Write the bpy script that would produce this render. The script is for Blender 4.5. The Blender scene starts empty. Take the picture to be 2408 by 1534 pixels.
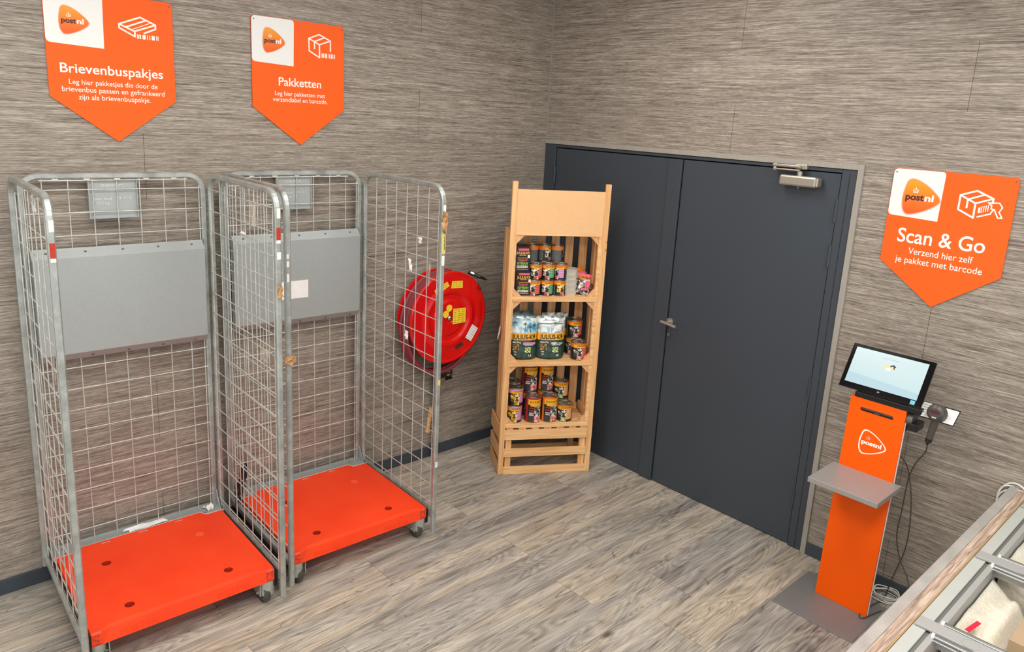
import bpy, bmesh, math, random
from mathutils import Vector, Matrix
random.seed(7)
PI = math.pi
SC = bpy.context.scene
COL = SC.collection

# ------------------------------------------------------------------ camera
IW, IH = 2408, 1534
F_PX, CAM = 1767.0, Vector((-3.7576, -3.7108, 2.2332))
YAW, PITCH, ROLL = [math.radians(a) for a in (-43.4617, -12.7776, 3.1259)]
fw = Vector((math.sin(-YAW) * math.cos(PITCH), math.cos(-YAW) * math.cos(PITCH), math.sin(PITCH)))
rt = fw.cross(Vector((0, 0, 1))).normalized()
up = rt.cross(fw)
rt, up = rt * math.cos(ROLL) + up * math.sin(ROLL), -rt * math.sin(ROLL) + up * math.cos(ROLL)
cd = bpy.data.cameras.new('camera')
cam = bpy.data.objects.new('camera', cd)
COL.objects.link(cam)
m = Matrix((rt, up, -fw)).transposed().to_4x4()
m.translation = CAM
cam.matrix_world = m
cd.sensor_fit = 'HORIZONTAL'
cd.sensor_width = 36
cd.lens = F_PX * 36 / IW
cd.shift_x = -1.9 / IW
cd.shift_y = -90.6 / IW
cd.clip_start = .05
SC.camera = cam

# ------------------------------------------------------------------ world, lights, exposure
SC.view_settings.view_transform = 'Standard'
SC.view_settings.look = 'None'
SC.view_settings.exposure = 0.0
SC.view_settings.gamma = 1
SC.view_settings.use_curve_mapping = False
wd = bpy.data.worlds.new('world')
SC.world = wd
wd.use_nodes = True
wd.node_tree.nodes['Background'].inputs[0].default_value = (.97, .985, 1.0, 1)
wd.node_tree.nodes['Background'].inputs[1].default_value = 1.2


def area(name, loc, sx, sy, power, col=(1, .975, .94), rot=(0, 0, 0)):
    l = bpy.data.lights.new(name, 'AREA')
    l.shape = 'RECTANGLE'
    l.size, l.size_y, l.energy, l.color = sx, sy, power, col
    o = bpy.data.objects.new(name, l)
    o.location, o.rotation_euler = loc, rot
    COL.objects.link(o)
    return o


for i, (x, y, p) in enumerate(((-1.3, -1.5, 26), (-3.4, -1.5, 34), (-1.3, -3.6, 36), (-3.4, -3.6, 40), (-5.5, -2.5, 34), (-3.4, -5.6, 30))):
    area('ceiling_panel_lamp', (x, y, 3.17), 1.2, .6, p)


# ------------------------------------------------------------------ materials
def srgb(h):
    r = []
    for i in (0, 2, 4):
        c = int(h[i:i + 2], 16) / 255
        r.append(c / 12.92 if c <= .04045 else ((c + .055) / 1.055) ** 2.4)
    return (*r, 1)


def new_mat(name):
    mt = bpy.data.materials.new(name)
    mt.use_nodes = True
    return mt, mt.node_tree, mt.node_tree.nodes['Principled BSDF']


def N(nt, t, **kw):
    n = nt.nodes.new(t)
    for k, v in kw.items():
        if k in n.inputs:
            n.inputs[k].default_value = v
        else:
            setattr(n, k, v)
    return n


def L(nt, a, ao, b, bi):
    nt.links.new(a.outputs[ao], b.inputs[bi])


def ramp(nt, stops, interp='LINEAR'):
    r = nt.nodes.new('ShaderNodeValToRGB')
    r.color_ramp.interpolation = interp
    e = r.color_ramp.elements
    while len(e) < len(stops):
        e.new(.5)
    for el, (p, c) in zip(e, stops):
        el.position = p
        el.color = srgb(c) if isinstance(c, str) else c
    return r


def math_n(nt, op, a, b=None):
    n = nt.nodes.new('ShaderNodeMath')
    n.operation = op
    for i, v in enumerate((a, b)):
        if v is None:
            continue
        if isinstance(v, (int, float)):
            n.inputs[i].default_value = v
        else:
            nt.links.new(v, n.inputs[i])
    return n.outputs[0]


def flat(name, col, rough=.5, metal=0.0, spec=.5, emit=None, noise=0.0, nscale=(8, 8, 8), bump=0.0, coat=0.0):
    mt, nt, b = new_mat(name)
    c = srgb(col) if isinstance(col, str) else (*col, 1)
    b.inputs['Base Color'].default_value = c
    b.inputs['Roughness'].default_value = rough
    b.inputs['Metallic'].default_value = metal
    b.inputs['Specular IOR Level'].default_value = spec
    b.inputs['Coat Weight'].default_value = coat
    if emit:
        b.inputs['Emission Color'].default_value = c
        b.inputs['Emission Strength'].default_value = emit
    tc = N(nt, 'ShaderNodeTexCoord')
    mp = N(nt, 'ShaderNodeMapping', Scale=nscale)
    nz = N(nt, 'ShaderNodeTexNoise', Scale=1.0, Detail=5.0, Roughness=.6)
    L(nt, tc, 'Object', mp, 0)
    L(nt, mp, 0, nz, 'Vector')
    if noise:
        d = tuple(x * (1 - noise) for x in c[:3]) + (1,)
        u = tuple(min(1, x * (1 + noise)) for x in c[:3]) + (1,)
        r = ramp(nt, [(.3, d), (.7, u)])
        L(nt, nz, 0, r, 0)
        L(nt, r, 0, b, 'Base Color')
    if bump:
        bp = N(nt, 'ShaderNodeBump', Strength=bump, Distance=.002)
        L(nt, nz, 0, bp, 'Height')
        L(nt, bp, 0, b, 'Normal')
    return mt


def wallpaper(name, axis, rowh, z0, per, j0, j1):
    """woven reed laminate in staggered boards; axis = horizontal object axis index"""
    mt, nt, b = new_mat(name)
    tc = N(nt, 'ShaderNodeTexCoord')
    sp = N(nt, 'ShaderNodeSeparateXYZ')
    L(nt, tc, 'Object', sp, 0)
    u, z = sp.outputs[axis], sp.outputs[2]
    zz = math_n(nt, 'ADD', z, -z0 + rowh * 20)
    row = math_n(nt, 'FLOOR', math_n(nt, 'DIVIDE', zz, rowh))
    fz = math_n(nt, 'MODULO', zz, rowh)
    par = math_n(nt, 'MODULO', row, 2.0)
    uu = math_n(nt, 'ADD', math_n(nt, 'ADD', u, per * 10 - j0), math_n(nt, 'MULTIPLY', par, j0 - j1))
    fu = math_n(nt, 'MODULO', uu, per)
    colm = math_n(nt, 'FLOOR', math_n(nt, 'DIVIDE', uu, per))
    cb = N(nt, 'ShaderNodeCombineXYZ')
    nt.links.new(row, cb.inputs[0])
    nt.links.new(colm, cb.inputs[1])
    wn = N(nt, 'ShaderNodeTexWhiteNoise')
    L(nt, cb, 0, wn, 'Vector')
    # reed streaks
    def streak(su, sz, det, off):
        c = N(nt, 'ShaderNodeCombineXYZ')
        nt.links.new(math_n(nt, 'MULTIPLY', u, su), c.inputs[0])
        zw = N(nt, 'ShaderNodeCombineXYZ')
        nt.links.new(math_n(nt, 'MULTIPLY', u, 2.5), zw.inputs[0])
        nt.links.new(math_n(nt, 'MULTIPLY', z, 9.0), zw.inputs[1])
        wv = N(nt, 'ShaderNodeTexNoise', Scale=1.0, Detail=1.0)
        L(nt, zw, 0, wv, 'Vector')
        zz2 = math_n(nt, 'ADD', math_n(nt, 'MULTIPLY', z, sz), math_n(nt, 'MULTIPLY', wv.outputs[0], sz * .007))
        nt.links.new(zz2, c.inputs[1])
        nt.links.new(math_n(nt, 'ADD', math_n(nt, 'MULTIPLY', row, 3.7), off), c.inputs[2])
        n = N(nt, 'ShaderNodeTexNoise', Scale=1.0, Detail=det, Roughness=.65)
        L(nt, c, 0, n, 'Vector')
        return n.outputs[0]
    s1 = streak(6.0, 230.0, 3.0, 0.0)
    s2 = streak(.8, 60.0, 2.0, 9.0)
    s3 = streak(30.0, 480.0, 2.0, 4.0)
    v = math_n(nt, 'ADD', math_n(nt, 'MULTIPLY', s1, .52), math_n(nt, 'ADD', math_n(nt, 'MULTIPLY', s2, .16), math_n(nt, 'MULTIPLY', s3, .32)))
    r = ramp(nt, [(.37, '5c5248'), (.45, '81766a'), (.52, '9a8f82'), (.61, 'bcb2a3')])
    nt.links.new(v, r.inputs[0])
    # seams
    a = math_n(nt, 'LESS_THAN', fu, .0022)
    h = math_n(nt, 'LESS_THAN', fz, .0010)
    seam = math_n(nt, 'MAXIMUM', math_n(nt, 'MULTIPLY', a, .8), math_n(nt, 'MULTIPLY', h, .45))
    mx = N(nt, 'ShaderNodeMixRGB')
    nt.links.new(seam, mx.inputs[0])
    L(nt, r, 0, mx, 1)
    mx.inputs[2].default_value = srgb('2c2622')
    hs = N(nt, 'ShaderNodeHueSaturation', Saturation=.92)
    nt.links.new(math_n(nt, 'ADD', math_n(nt, 'MULTIPLY', wn.outputs[0], .07), .965), hs.inputs['Value'])
    L(nt, mx, 0, hs, 'Color')
    L(nt, hs, 0, b, 'Base Color')
    b.inputs['Roughness'].default_value = .48
    b.inputs['Specular IOR Level'].default_value = .35
    bp = N(nt, 'ShaderNodeBump', Strength=.35, Distance=.0015)
    nt.links.new(v, bp.inputs['Height'])
    L(nt, bp, 0, b, 'Normal')
    return mt


def floor_mat():
    mt, nt, b = new_mat('plank_vinyl')
    uv = N(nt, 'ShaderNodeUVMap', uv_map='plank')
    at = N(nt, 'ShaderNodeAttribute', attribute_name='rnd')
    tc = N(nt, 'ShaderNodeTexCoord')
    sp = N(nt, 'ShaderNodeSeparateXYZ')
    L(nt, tc, 'Object', sp, 0)
    rs = N(nt, 'ShaderNodeSeparateColor')
    L(nt, at, 'Color', rs, 0)
    rnd, rnd2 = rs.outputs[0], rs.outputs[1]

    def nz(sx, sy, det, off, dist=0.0, rough=.6):
        c = N(nt, 'ShaderNodeCombineXYZ')
        nt.links.new(math_n(nt, 'MULTIPLY', sp.outputs[0], sx), c.inputs[0])
        nt.links.new(math_n(nt, 'MULTIPLY', sp.outputs[1], sy), c.inputs[1])
        nt.links.new(math_n(nt, 'ADD', math_n(nt, 'MULTIPLY', rnd, 40.0), off), c.inputs[2])
        n = N(nt, 'ShaderNodeTexNoise', Scale=1.0, Detail=det, Roughness=rough, Distortion=dist)
        L(nt, c, 0, n, 'Vector')
        return n.outputs[0]
    big = nz(1.3, 9.0, 3.0, 0.0, .8)
    fine = nz(4.0, 150.0, 5.0, 3.0, .5, .75)
    mid = nz(1.6, 24.0, 4.0, 7.0, .8)
    # cathedral rings: a stretched noise cut into contour lines
    ct = nz(1.0, 7.0, 1.5, 12.0, .5)
    ring = math_n(nt, 'PINGPONG', math_n(nt, 'MULTIPLY', ct, 22.0), .5)
    v = math_n(nt, 'ADD', math_n(nt, 'MULTIPLY', big, .32), math_n(nt, 'MULTIPLY', fine, .36))
    v = math_n(nt, 'ADD', v, math_n(nt, 'MULTIPLY', mid, .26))
    v = math_n(nt, 'ADD', v, math_n(nt, 'MULTIPLY', ring, .16))
    r = ramp(nt, [(.37, '7a7570'), (.45, 'a39d95'), (.52, 'c1bbb1'), (.61, 'dfd9cf')])
    nt.links.new(v, r.inputs[0])
    # plank tint: grey to tan
    t = ramp(nt, [(.36, 'd2d2d3'), (.5, 'e6e3de'), (.64, 'f3eadd')])
    nt.links.new(math_n(nt, 'ADD', math_n(nt, 'MULTIPLY', rnd2, .16), math_n(nt, 'MULTIPLY', nz(.9, 7.0, 2.0, 21.0, 1.0), .84)), t.inputs[0])
    mx = N(nt, 'ShaderNodeMixRGB', blend_type='MULTIPLY')
    mx.inputs[0].default_value = 1
    L(nt, r, 0, mx, 1)
    L(nt, t, 0, mx, 2)
    # dark streak cracks
    ck = nz(2.6, 46.0, 3.0, 31.0, 1.6)
    cr = ramp(nt, [(.34, (0, 0, 0, 1)), (.40, (1, 1, 1, 1))])
    nt.links.new(ck, cr.inputs[0])
    mx2 = N(nt, 'ShaderNodeMixRGB', blend_type='MULTIPLY')
    mx2.inputs[0].default_value = .45
    L(nt, mx, 0, mx2, 1)
    L(nt, cr, 0, mx2, 2)
    vl = math_n(nt, 'ABSOLUTE', math_n(nt, 'ADD', math_n(nt, 'PINGPONG', math_n(nt, 'MULTIPLY', nz(.8, 9.0, 2.0, 17.0, .8), 5.0), .5), -.25))
    vr = ramp(nt, [(.0, '857868'), (.016, 'ffffff')])
    nt.links.new(vl, vr.inputs[0])
    mxv = N(nt, 'ShaderNodeMixRGB', blend_type='MULTIPLY')
    mxv.inputs[0].default_value = .65
    L(nt, mx2, 0, mxv, 1)
    L(nt, vr, 0, mxv, 2)
    mx2 = mxv
    # knots
    vc = N(nt, 'ShaderNodeCombineXYZ')
    nt.links.new(math_n(nt, 'MULTIPLY', sp.outputs[0], 1.5), vc.inputs[0])
    nt.links.new(math_n(nt, 'MULTIPLY', sp.outputs[1], 3.4), vc.inputs[1])
    vo = N(nt, 'ShaderNodeTexVoronoi', Scale=1.0)
    L(nt, vc, 0, vo, 'Vector')
    kr = ramp(nt, [(.02, '6a5848'), (.075, 'ffffff')])
    L(nt, vo, 'Distance', kr, 0)
    mx3 = N(nt, 'ShaderNodeMixRGB', blend_type='MULTIPLY')
    mx3.inputs[0].default_value = .8
    L(nt, mx2, 0, mx3, 1)
    L(nt, kr, 0, mx3, 2)
    # joints from the plank UV
    us = N(nt, 'ShaderNodeSeparateXYZ')
    L(nt, uv, 0, us, 0)
    e = math_n(nt, 'LESS_THAN', us.outputs[0], .0022)
    e2 = math_n(nt, 'LESS_THAN', us.outputs[1], .0011)
    s = math_n(nt, 'MAXIMUM', math_n(nt, 'MULTIPLY', e, .65), math_n(nt, 'MULTIPLY', e2, .45))
    mx4 = N(nt, 'ShaderNodeMixRGB')
    nt.links.new(s, mx4.inputs[0])
    L(nt, mx3, 0, mx4, 1)
    mx4.inputs[2].default_value = srgb('3a332c')
    L(nt, mx4, 0, b, 'Base Color')
    b.inputs['Roughness'].default_value = .42
    b.inputs['Specular IOR Level'].default_value = .4
    bp = N(nt, 'ShaderNodeBump', Strength=.15, Distance=.001)
    nt.links.new(fine, bp.inputs['Height'])
    L(nt, bp, 0, b, 'Normal')
    return mt


def wood(name, c_dark, c_mid, c_light, axis, rough=.55, s=1.0):
    mt, nt, b = new_mat(name)
    tc = N(nt, 'ShaderNodeTexCoord')
    sc = [38.0 * s] * 3
    sc[axis] = 2.2 * s
    mp = N(nt, 'ShaderNodeMapping', Scale=sc)
    L(nt, tc, 'Object', mp, 0)
    n1 = N(nt, 'ShaderNodeTexNoise', Scale=1.0, Detail=4.0, Distortion=.8)
    L(nt, mp, 0, n1, 'Vector')
    oi = N(nt, 'ShaderNodeObjectInfo')
    r = ramp(nt, [(.3, c_dark), (.5, c_mid), (.7, c_light)])
    nt.links.new(math_n(nt, 'ADD', n1.outputs[0], math_n(nt, 'MULTIPLY', oi.outputs['Random'], .04)), r.inputs[0])
    vo = N(nt, 'ShaderNodeTexVoronoi', Scale=5.5)
    L(nt, tc, 'Object', vo, 'Vector')
    kr = ramp(nt, [(.03, '8a5a34'), (.07, 'ffffff')])
    L(nt, vo, 'Distance', kr, 0)
    mx = N(nt, 'ShaderNodeMixRGB', blend_type='MULTIPLY')
    mx.inputs[0].default_value = .7
    L(nt, r, 0, mx, 1)
    L(nt, kr, 0, mx, 2)
    L(nt, mx, 0, b, 'Base Color')
    b.inputs['Roughness'].default_value = rough
    return mt


def galv(name, a, c, rough, metal=.75, sc=14.0):
    """zinc-coated steel: spangled grey, patches of wear"""
    mt, nt, b = new_mat(name)
    tc = N(nt, 'ShaderNodeTexCoord')
    n = N(nt, 'ShaderNodeTexNoise', Scale=sc, Detail=6.0, Roughness=.7)
    L(nt, tc, 'Object', n, 'Vector')
    r = ramp(nt, [(.3, a), (.72, c)])
    L(nt, n, 0, r, 0)
    L(nt, r, 0, b, 'Base Color')
    b.inputs['Metallic'].default_value = metal
    rr = ramp(nt, [(.3, (rough - .1,) * 3 + (1,)), (.7, (rough + .12,) * 3 + (1,))])
    L(nt, n, 0, rr, 0)
    L(nt, rr, 0, b, 'Roughness')
    return mt


def deck_mat():
    mt, nt, b = new_mat('orange_deck_plastic')
    tc = N(nt, 'ShaderNodeTexCoord')
    n = N(nt, 'ShaderNodeTexNoise', Scale=5.0, Detail=5.0)
    L(nt, tc, 'Object', n, 'Vector')
    r = ramp(nt, [(.3, 'f83c0e'), (.7, 'ff4716')])
    L(nt, n, 0, r, 0)
    # scuffs near the front lip corners
    n2 = N(nt, 'ShaderNodeTexNoise', Scale=60.0, Detail=6.0, Roughness=.8)
    L(nt, tc, 'Object', n2, 'Vector')
    sp = N(nt, 'ShaderNodeSeparateXYZ')
    L(nt, tc, 'Object', sp, 0)
    ax = math_n(nt, 'ABSOLUTE', sp.outputs[0])
    m1 = math_n(nt, 'MULTIPLY', math_n(nt, 'GREATER_THAN', ax, .335), math_n(nt, 'LESS_THAN', sp.outputs[1], -.338))
    m2 = math_n(nt, 'MULTIPLY', m1, math_n(nt, 'GREATER_THAN', n2.outputs[0], .53))
    m3 = math_n(nt, 'MULTIPLY', m2, .6)
    mx = N(nt, 'ShaderNodeMixRGB')
    nt.links.new(m3, mx.inputs[0])
    L(nt, r, 0, mx, 1)
    mx.inputs[2].default_value = srgb('4a3a30')
    L(nt, mx, 0, b, 'Base Color')
    b.inputs['Roughness'].default_value = .42
    bp = N(nt, 'ShaderNodeBump', Strength=.12, Distance=.001)
    n3 = N(nt, 'ShaderNodeTexNoise', Scale=220.0, Detail=2.0)
    L(nt, tc, 'Object', n3, 'Vector')
    L(nt, n3, 0, bp, 'Height')
    L(nt, bp, 0, b, 'Normal')
    return mt


def logo_mat():
    """printed logo ground running from yellow-orange to red-orange"""
    mt, nt, b = new_mat('logo_orange_print')
    tc = N(nt, 'ShaderNodeTexCoord')
    sp = N(nt, 'ShaderNodeSeparateXYZ')
    L(nt, tc, 'Generated', sp, 0)
    r = ramp(nt, [(0.05, 'ef5a12'), (.45, 'f07812'), (.95, 'f6a01c')])
    L(nt, sp, 2, r, 0)
    L(nt, r, 0, b, 'Base Color')
    b.inputs['Roughness'].default_value = .35
    return mt


def stripes(name, a, c, n, rough=.45):
    """rows of tiny print: alternating pale and dark lines up the label"""
    mt, nt, b = new_mat(name)
    tc = N(nt, 'ShaderNodeTexCoord')
    sp = N(nt, 'ShaderNodeSeparateXYZ')
    L(nt, tc, 'Object', sp, 0)
    w = math_n(nt, 'PINGPONG', math_n(nt, 'MULTIPLY', sp.outputs[2], n), .5)
    nz = N(nt, 'ShaderNodeTexNoise', Scale=320.0, Detail=1.0)
    L(nt, tc, 'Object', nz, 'Vector')
    r = ramp(nt, [(.25, a), (.5, c)])
    nt.links.new(math_n(nt, 'ADD', w, math_n(nt, 'MULTIPLY', math_n(nt, 'ADD', nz.outputs[0], -.5), .7)), r.inputs[0])
    L(nt, r, 0, b, 'Base Color')
    b.inputs['Roughness'].default_value = rough
    return mt


def blotch(name, stops, scale, rough=.4, metal=0.0):
    mt, nt, b = new_mat(name)
    tc = N(nt, 'ShaderNodeTexCoord')
    n = N(nt, 'ShaderNodeTexNoise', Scale=scale, Detail=3.0, Distortion=.6)
    L(nt, tc, 'Object', n, 'Vector')
    r = ramp(nt, stops)
    L(nt, n, 0, r, 0)
    L(nt, r, 0, b, 'Base Color')
    b.inputs['Roughness'].default_value = rough
    b.inputs['Metallic'].default_value = metal
    return mt


M = {}
M['wall_l'] = wallpaper('reed_laminate_left', 0, .2975, 1.77, 3.06, -2.616, -1.078)
M['wall_r'] = wallpaper('reed_laminate_right', 1, .2975, 2.065, 3.06, -1.432, -2.578)
M['floor'] = floor_mat()
M['skirt'] = flat('skirting_blue_grey', '3c434b', .5, noise=.06)
M['door'] = flat('door_paint_anthracite', '3b424a', .42, noise=.04, nscale=(2, 2, 2))
M['door_gap'] = flat('door_gap_dark', '15171a', .7)
M['trimgrey'] = flat('greige_profile', 'a09a90', .5, noise=.08, nscale=(3, 60, 3))
M['white'] = flat('ceiling_white', 'dedad2', .8)
M['sign'] = flat('sign_orange', 'fc6420', .42, spec=.2)
M['signedge'] = flat('sign_edge', 'd8551c', .5)
M['signwhite'] = flat('sign_white', 'eeeeea', .4)
M['logo'] = logo_mat()
M['logoring'] = flat('logo_ring_peach', 'e9a184', .4)
M['plum'] = flat('print_plum', '43182e', .5)
M['print'] = flat('print_white', 'fdf3ea', .45)
M['black'] = flat('black_plastic', '101113', .35)
M['galv'] = galv('galvanised_tube', '969b97', 'c6cbc6', .4, .55)
M['wire'] = galv('galvanised_wire', 'bdbeb8', 'e2e3dd', .42, .45)
M['sheet'] = galv('galvanised_sheet', 'a6acab', 'b4bab9', .5, .45, 160.0)
M['steel'] = galv('steel_dark', '5a5c5a', '7b7d7a', .45, .6)
M['deck'] = deck_mat()
M['deckhole'] = flat('deck_hole_orange', 'b52a10', .6)
M['tyre'] = flat('caster_rubber', '45453f', .45)
M['paper'] = flat('paper_white', 'ecebe6', .7, noise=.05, nscale=(30, 30, 30))
M['redtag'] = flat('sticker_red', 'b4301c', .5, noise=.15, nscale=(90, 90, 90))
M['yellow'] = flat('sticker_yellow', 'f2d12c', .5, noise=.06, nscale=(60, 60, 60))
M['paleyellow'] = flat('sticker_pale_yellow', 'ddd070', .5, noise=.15, nscale=(80, 80, 80))
M['tape'] = flat('tape_tan', 'b98e5e', .6, noise=.35, nscale=(50, 50, 50))
M['reelred'] = flat('reel_red_enamel', 'd8060c', .22, coat=.4)
M['hose'] = flat('hose_dull_red', '8f3a42', .55, noise=.12, nscale=(20, 20, 20))
M['chrome'] = flat('chrome', 'c9c9c4', .2, metal=1.0)
M['closer'] = flat('closer_champagne', 'b5b0a2', .35, metal=.7)
M['pipe'] = flat('pipe_brown', '4a4038', .5, noise=.2)
M['pine_v'] = wood('pine_vertical', 'd0965c', 'e8b276', 'f4c890', 2)
M['pine_h'] = wood('pine_horizontal', 'd49c62', 'ecb87e', 'f8d09a', 0)
M['pine_y'] = wood('pine_depth', 'c88e58', 'e0a870', 'eebe88', 1)
M['mdf'] = flat('mdf_panel', 'edbd88', .6, noise=.05, nscale=(120, 120, 120))
M['ledwood'] = wood('limed_oak_strip', '7d675a', 'b49c8a', 'd6c4b3', 0, .5, 3.2)
M['edgeyel'] = flat('edge_band_tan', 'b09264', .5)
M['counter'] = flat('counter_stone_grey', 'a9a6a1', .28, noise=.16, nscale=(9, 14, 9))
M['framegrey'] = flat('frame_pale_grey', 'b9bdb8', .42, noise=.03)
M['framegrey2'] = flat('frame_rail_grey', 'a5a6a4', .42)
M['slotdark'] = flat('frame_groove_dark', '6e706c', .5)
M['rail'] = flat('rail_aluminium', 'b4b6b6', .22, metal=.9)
M['liner'] = flat('liner_cream', 'd9d6c4', .6)
M['kiosk'] = flat('kiosk_orange_lacquer', 'ff5e00', .35, spec=.2)
M['kioskgrey'] = flat('powder_coat_silver', 'a19f9c', .38, metal=.25, noise=.03, nscale=(60, 60, 60))
M['plate'] = flat('floor_plate_grey', '828180', .42, metal=.2, noise=.04)
M['cable'] = flat('cable_dark', '4c4841', .55)
M['cablewhite'] = flat('cable_white', 'dcdcd6', .5)
M['gun'] = flat('scanner_grey', '4c4945', .42)
M['gundark'] = flat('scanner_dark', '1d1c1c', .4)
M['scanwin'] = flat('scanner_window_red', '5a2420', .2)
M['card'] = flat('cardboard', 'b39a7c', .7, noise=.06, nscale=(14, 14, 14))
M['ink'] = flat('ink_dark', '2f2a26', .7)
M['crimson'] = flat('tag_crimson', 'd61b40', .5)
M['tin'] = flat('tin_metal', '9c988c', .28, metal=.9)
M['foil'] = flat('foil_tray', 'd8d2c6', .4, metal=.3)


def fleece_mat():
    mt, nt, b = new_mat('cream_fleece')
    tc = N(nt, 'ShaderNodeTexCoord')
    n = N(nt, 'ShaderNodeTexNoise', Scale=90.0, Detail=6.0, Roughness=.75)
    L(nt, tc, 'Object', n, 'Vector')
    r = ramp(nt, [(.25, 'd8d0b6'), (.6, 'f6f0de')])
    L(nt, n, 0, r, 0)
    L(nt, r, 0, b, 'Base Color')
    b.inputs['Roughness'].default_value = .95
    b.inputs['Sheen Weight'].default_value = .4
    bp = N(nt, 'ShaderNodeBump', Strength=.8, Distance=.004)
    L(nt, n, 0, bp, 'Height')
    L(nt, bp, 0, b, 'Normal')
    return mt


M['fleece'] = fleece_mat()


def film_mat():
    mt, nt, b = new_mat('clear_tape')
    b.inputs['Base Color'].default_value = srgb('d8cdbc')
    b.inputs['Roughness'].default_value = .15
    b.inputs['Alpha'].default_value = .22
    return mt


M['film'] = film_mat()


def screen_mat():
    mt, nt, b = new_mat('screen_lit')
    tc = N(nt, 'ShaderNodeTexCoord')
    sp = N(nt, 'ShaderNodeSeparateXYZ')
    L(nt, tc, 'Object', sp, 0)
    r = ramp(nt, [(.43, 'c4e2ec'), (.45, 'd6f0f4'), (.8, 'dff4f5')])
    nt.links.new(math_n(nt, 'ADD', math_n(nt, 'MULTIPLY', sp.outputs[2], 5.0), math_n(nt, 'ADD', .65, math_n(nt, 'MULTIPLY', sp.outputs[0], .3))), r.inputs[0])
    L(nt, r, 0, b, 'Emission Color')
    b.inputs['Emission Strength'].default_value = .92
    b.inputs['Base Color'].default_value = (.02, .02, .02, 1)
    b.inputs['Roughness'].default_value = .15
    return mt


M['screen'] = screen_mat()
# can and pack prints
M['p_photo'] = blotch('print_pet_photo', [(.38, '1c1a1a'), (.47, '4a443c'), (.54, '9b9282'), (.62, 'eeeae2')], 60)
M['p_photo_y'] = blotch('print_yellow_photo', [(.38, '2c2418'), (.48, 'a87f1e'), (.56, 'e8c22a'), (.66, 'f2eedd')], 60)
M['p_info'] = stripes('print_fine_text', '4a4c4c', '8d9290', 420)
M['p_infodk'] = stripes('print_fine_text_dark', '1d1b1b', '6a6462', 300)
M['p_dark'] = flat('print_black', '211c1b', .4)
M['p_orange'] = flat('print_orange', 'e87d22', .4)
M['p_yellow'] = flat('print_yolk', 'f3ae28', .4)
M['p_red'] = stripes('print_red_panel', 'd8413a', 'e8a097', 90)
M['p_green'] = stripes('print_green_panel', '3d9b62', 'a5d6b4', 90)
M['p_pink'] = stripes('print_pink_panel', 'd079b0', 'eabfdc', 90)
M['p_peach'] = stripes('print_peach_panel', 'e09a5c', 'f2d0a8', 90)
M['p_food'] = blotch('print_food', [(.4, '8c3a30'), (.5, 'd98070'), (.62, 'f2d9c8')], 90)
M['p_foodg'] = blotch('print_food_green', [(.4, '3a4a30'), (.5, '9cba50'), (.62, 'f0ecc8')], 90)
M['p_crimson'] = flat('print_crimson', 'b3222a', .35)
M['p_amber'] = flat('print_amber', 'ea7a14', .35)
M['p_pinkfood'] = blotch('print_pink_food', [(.4, 'd8505a'), (.5, 'ee8f92'), (.62, 'f8d4cc')], 70)
M['p_sky'] = blotch('print_sky', [(.4, '4a8fb0'), (.5, 'a8d4e0'), (.6, 'eef4ee')], 22, .25)
M['p_silver'] = blotch('pack_silver', [(.4, '8b9692'), (.5, 'c4cbc8'), (.6, 'f2f4f2')], 28, .2, .3)
M['p_bottle'] = blotch('pack_bottle_green', [(.35, '1d2e28'), (.65, '3a5348')], 30, .3)
M['p_teal'] = flat('pack_teal', '3f6d78', .3)
M['p_hotpink'] = flat('print_hot_pink', 'e0607c', .4)
M['p_purple'] = flat('print_purple_side', '6d2a52', .4)
M['p_lime'] = flat('print_lime', '86c43a', .4)
M['p_brown'] = blotch('print_kibble', [(.4, '2c2010'), (.5, '6a4a20'), (.6, 'c09850')], 80)


# ------------------------------------------------------------------ mesh builder
SQ = [(1, .62), (.62, 1), (-.62, 1), (-1, .62), (-1, -.62), (-.62, -1), (.62, -1), (1, -.62)]


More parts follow.
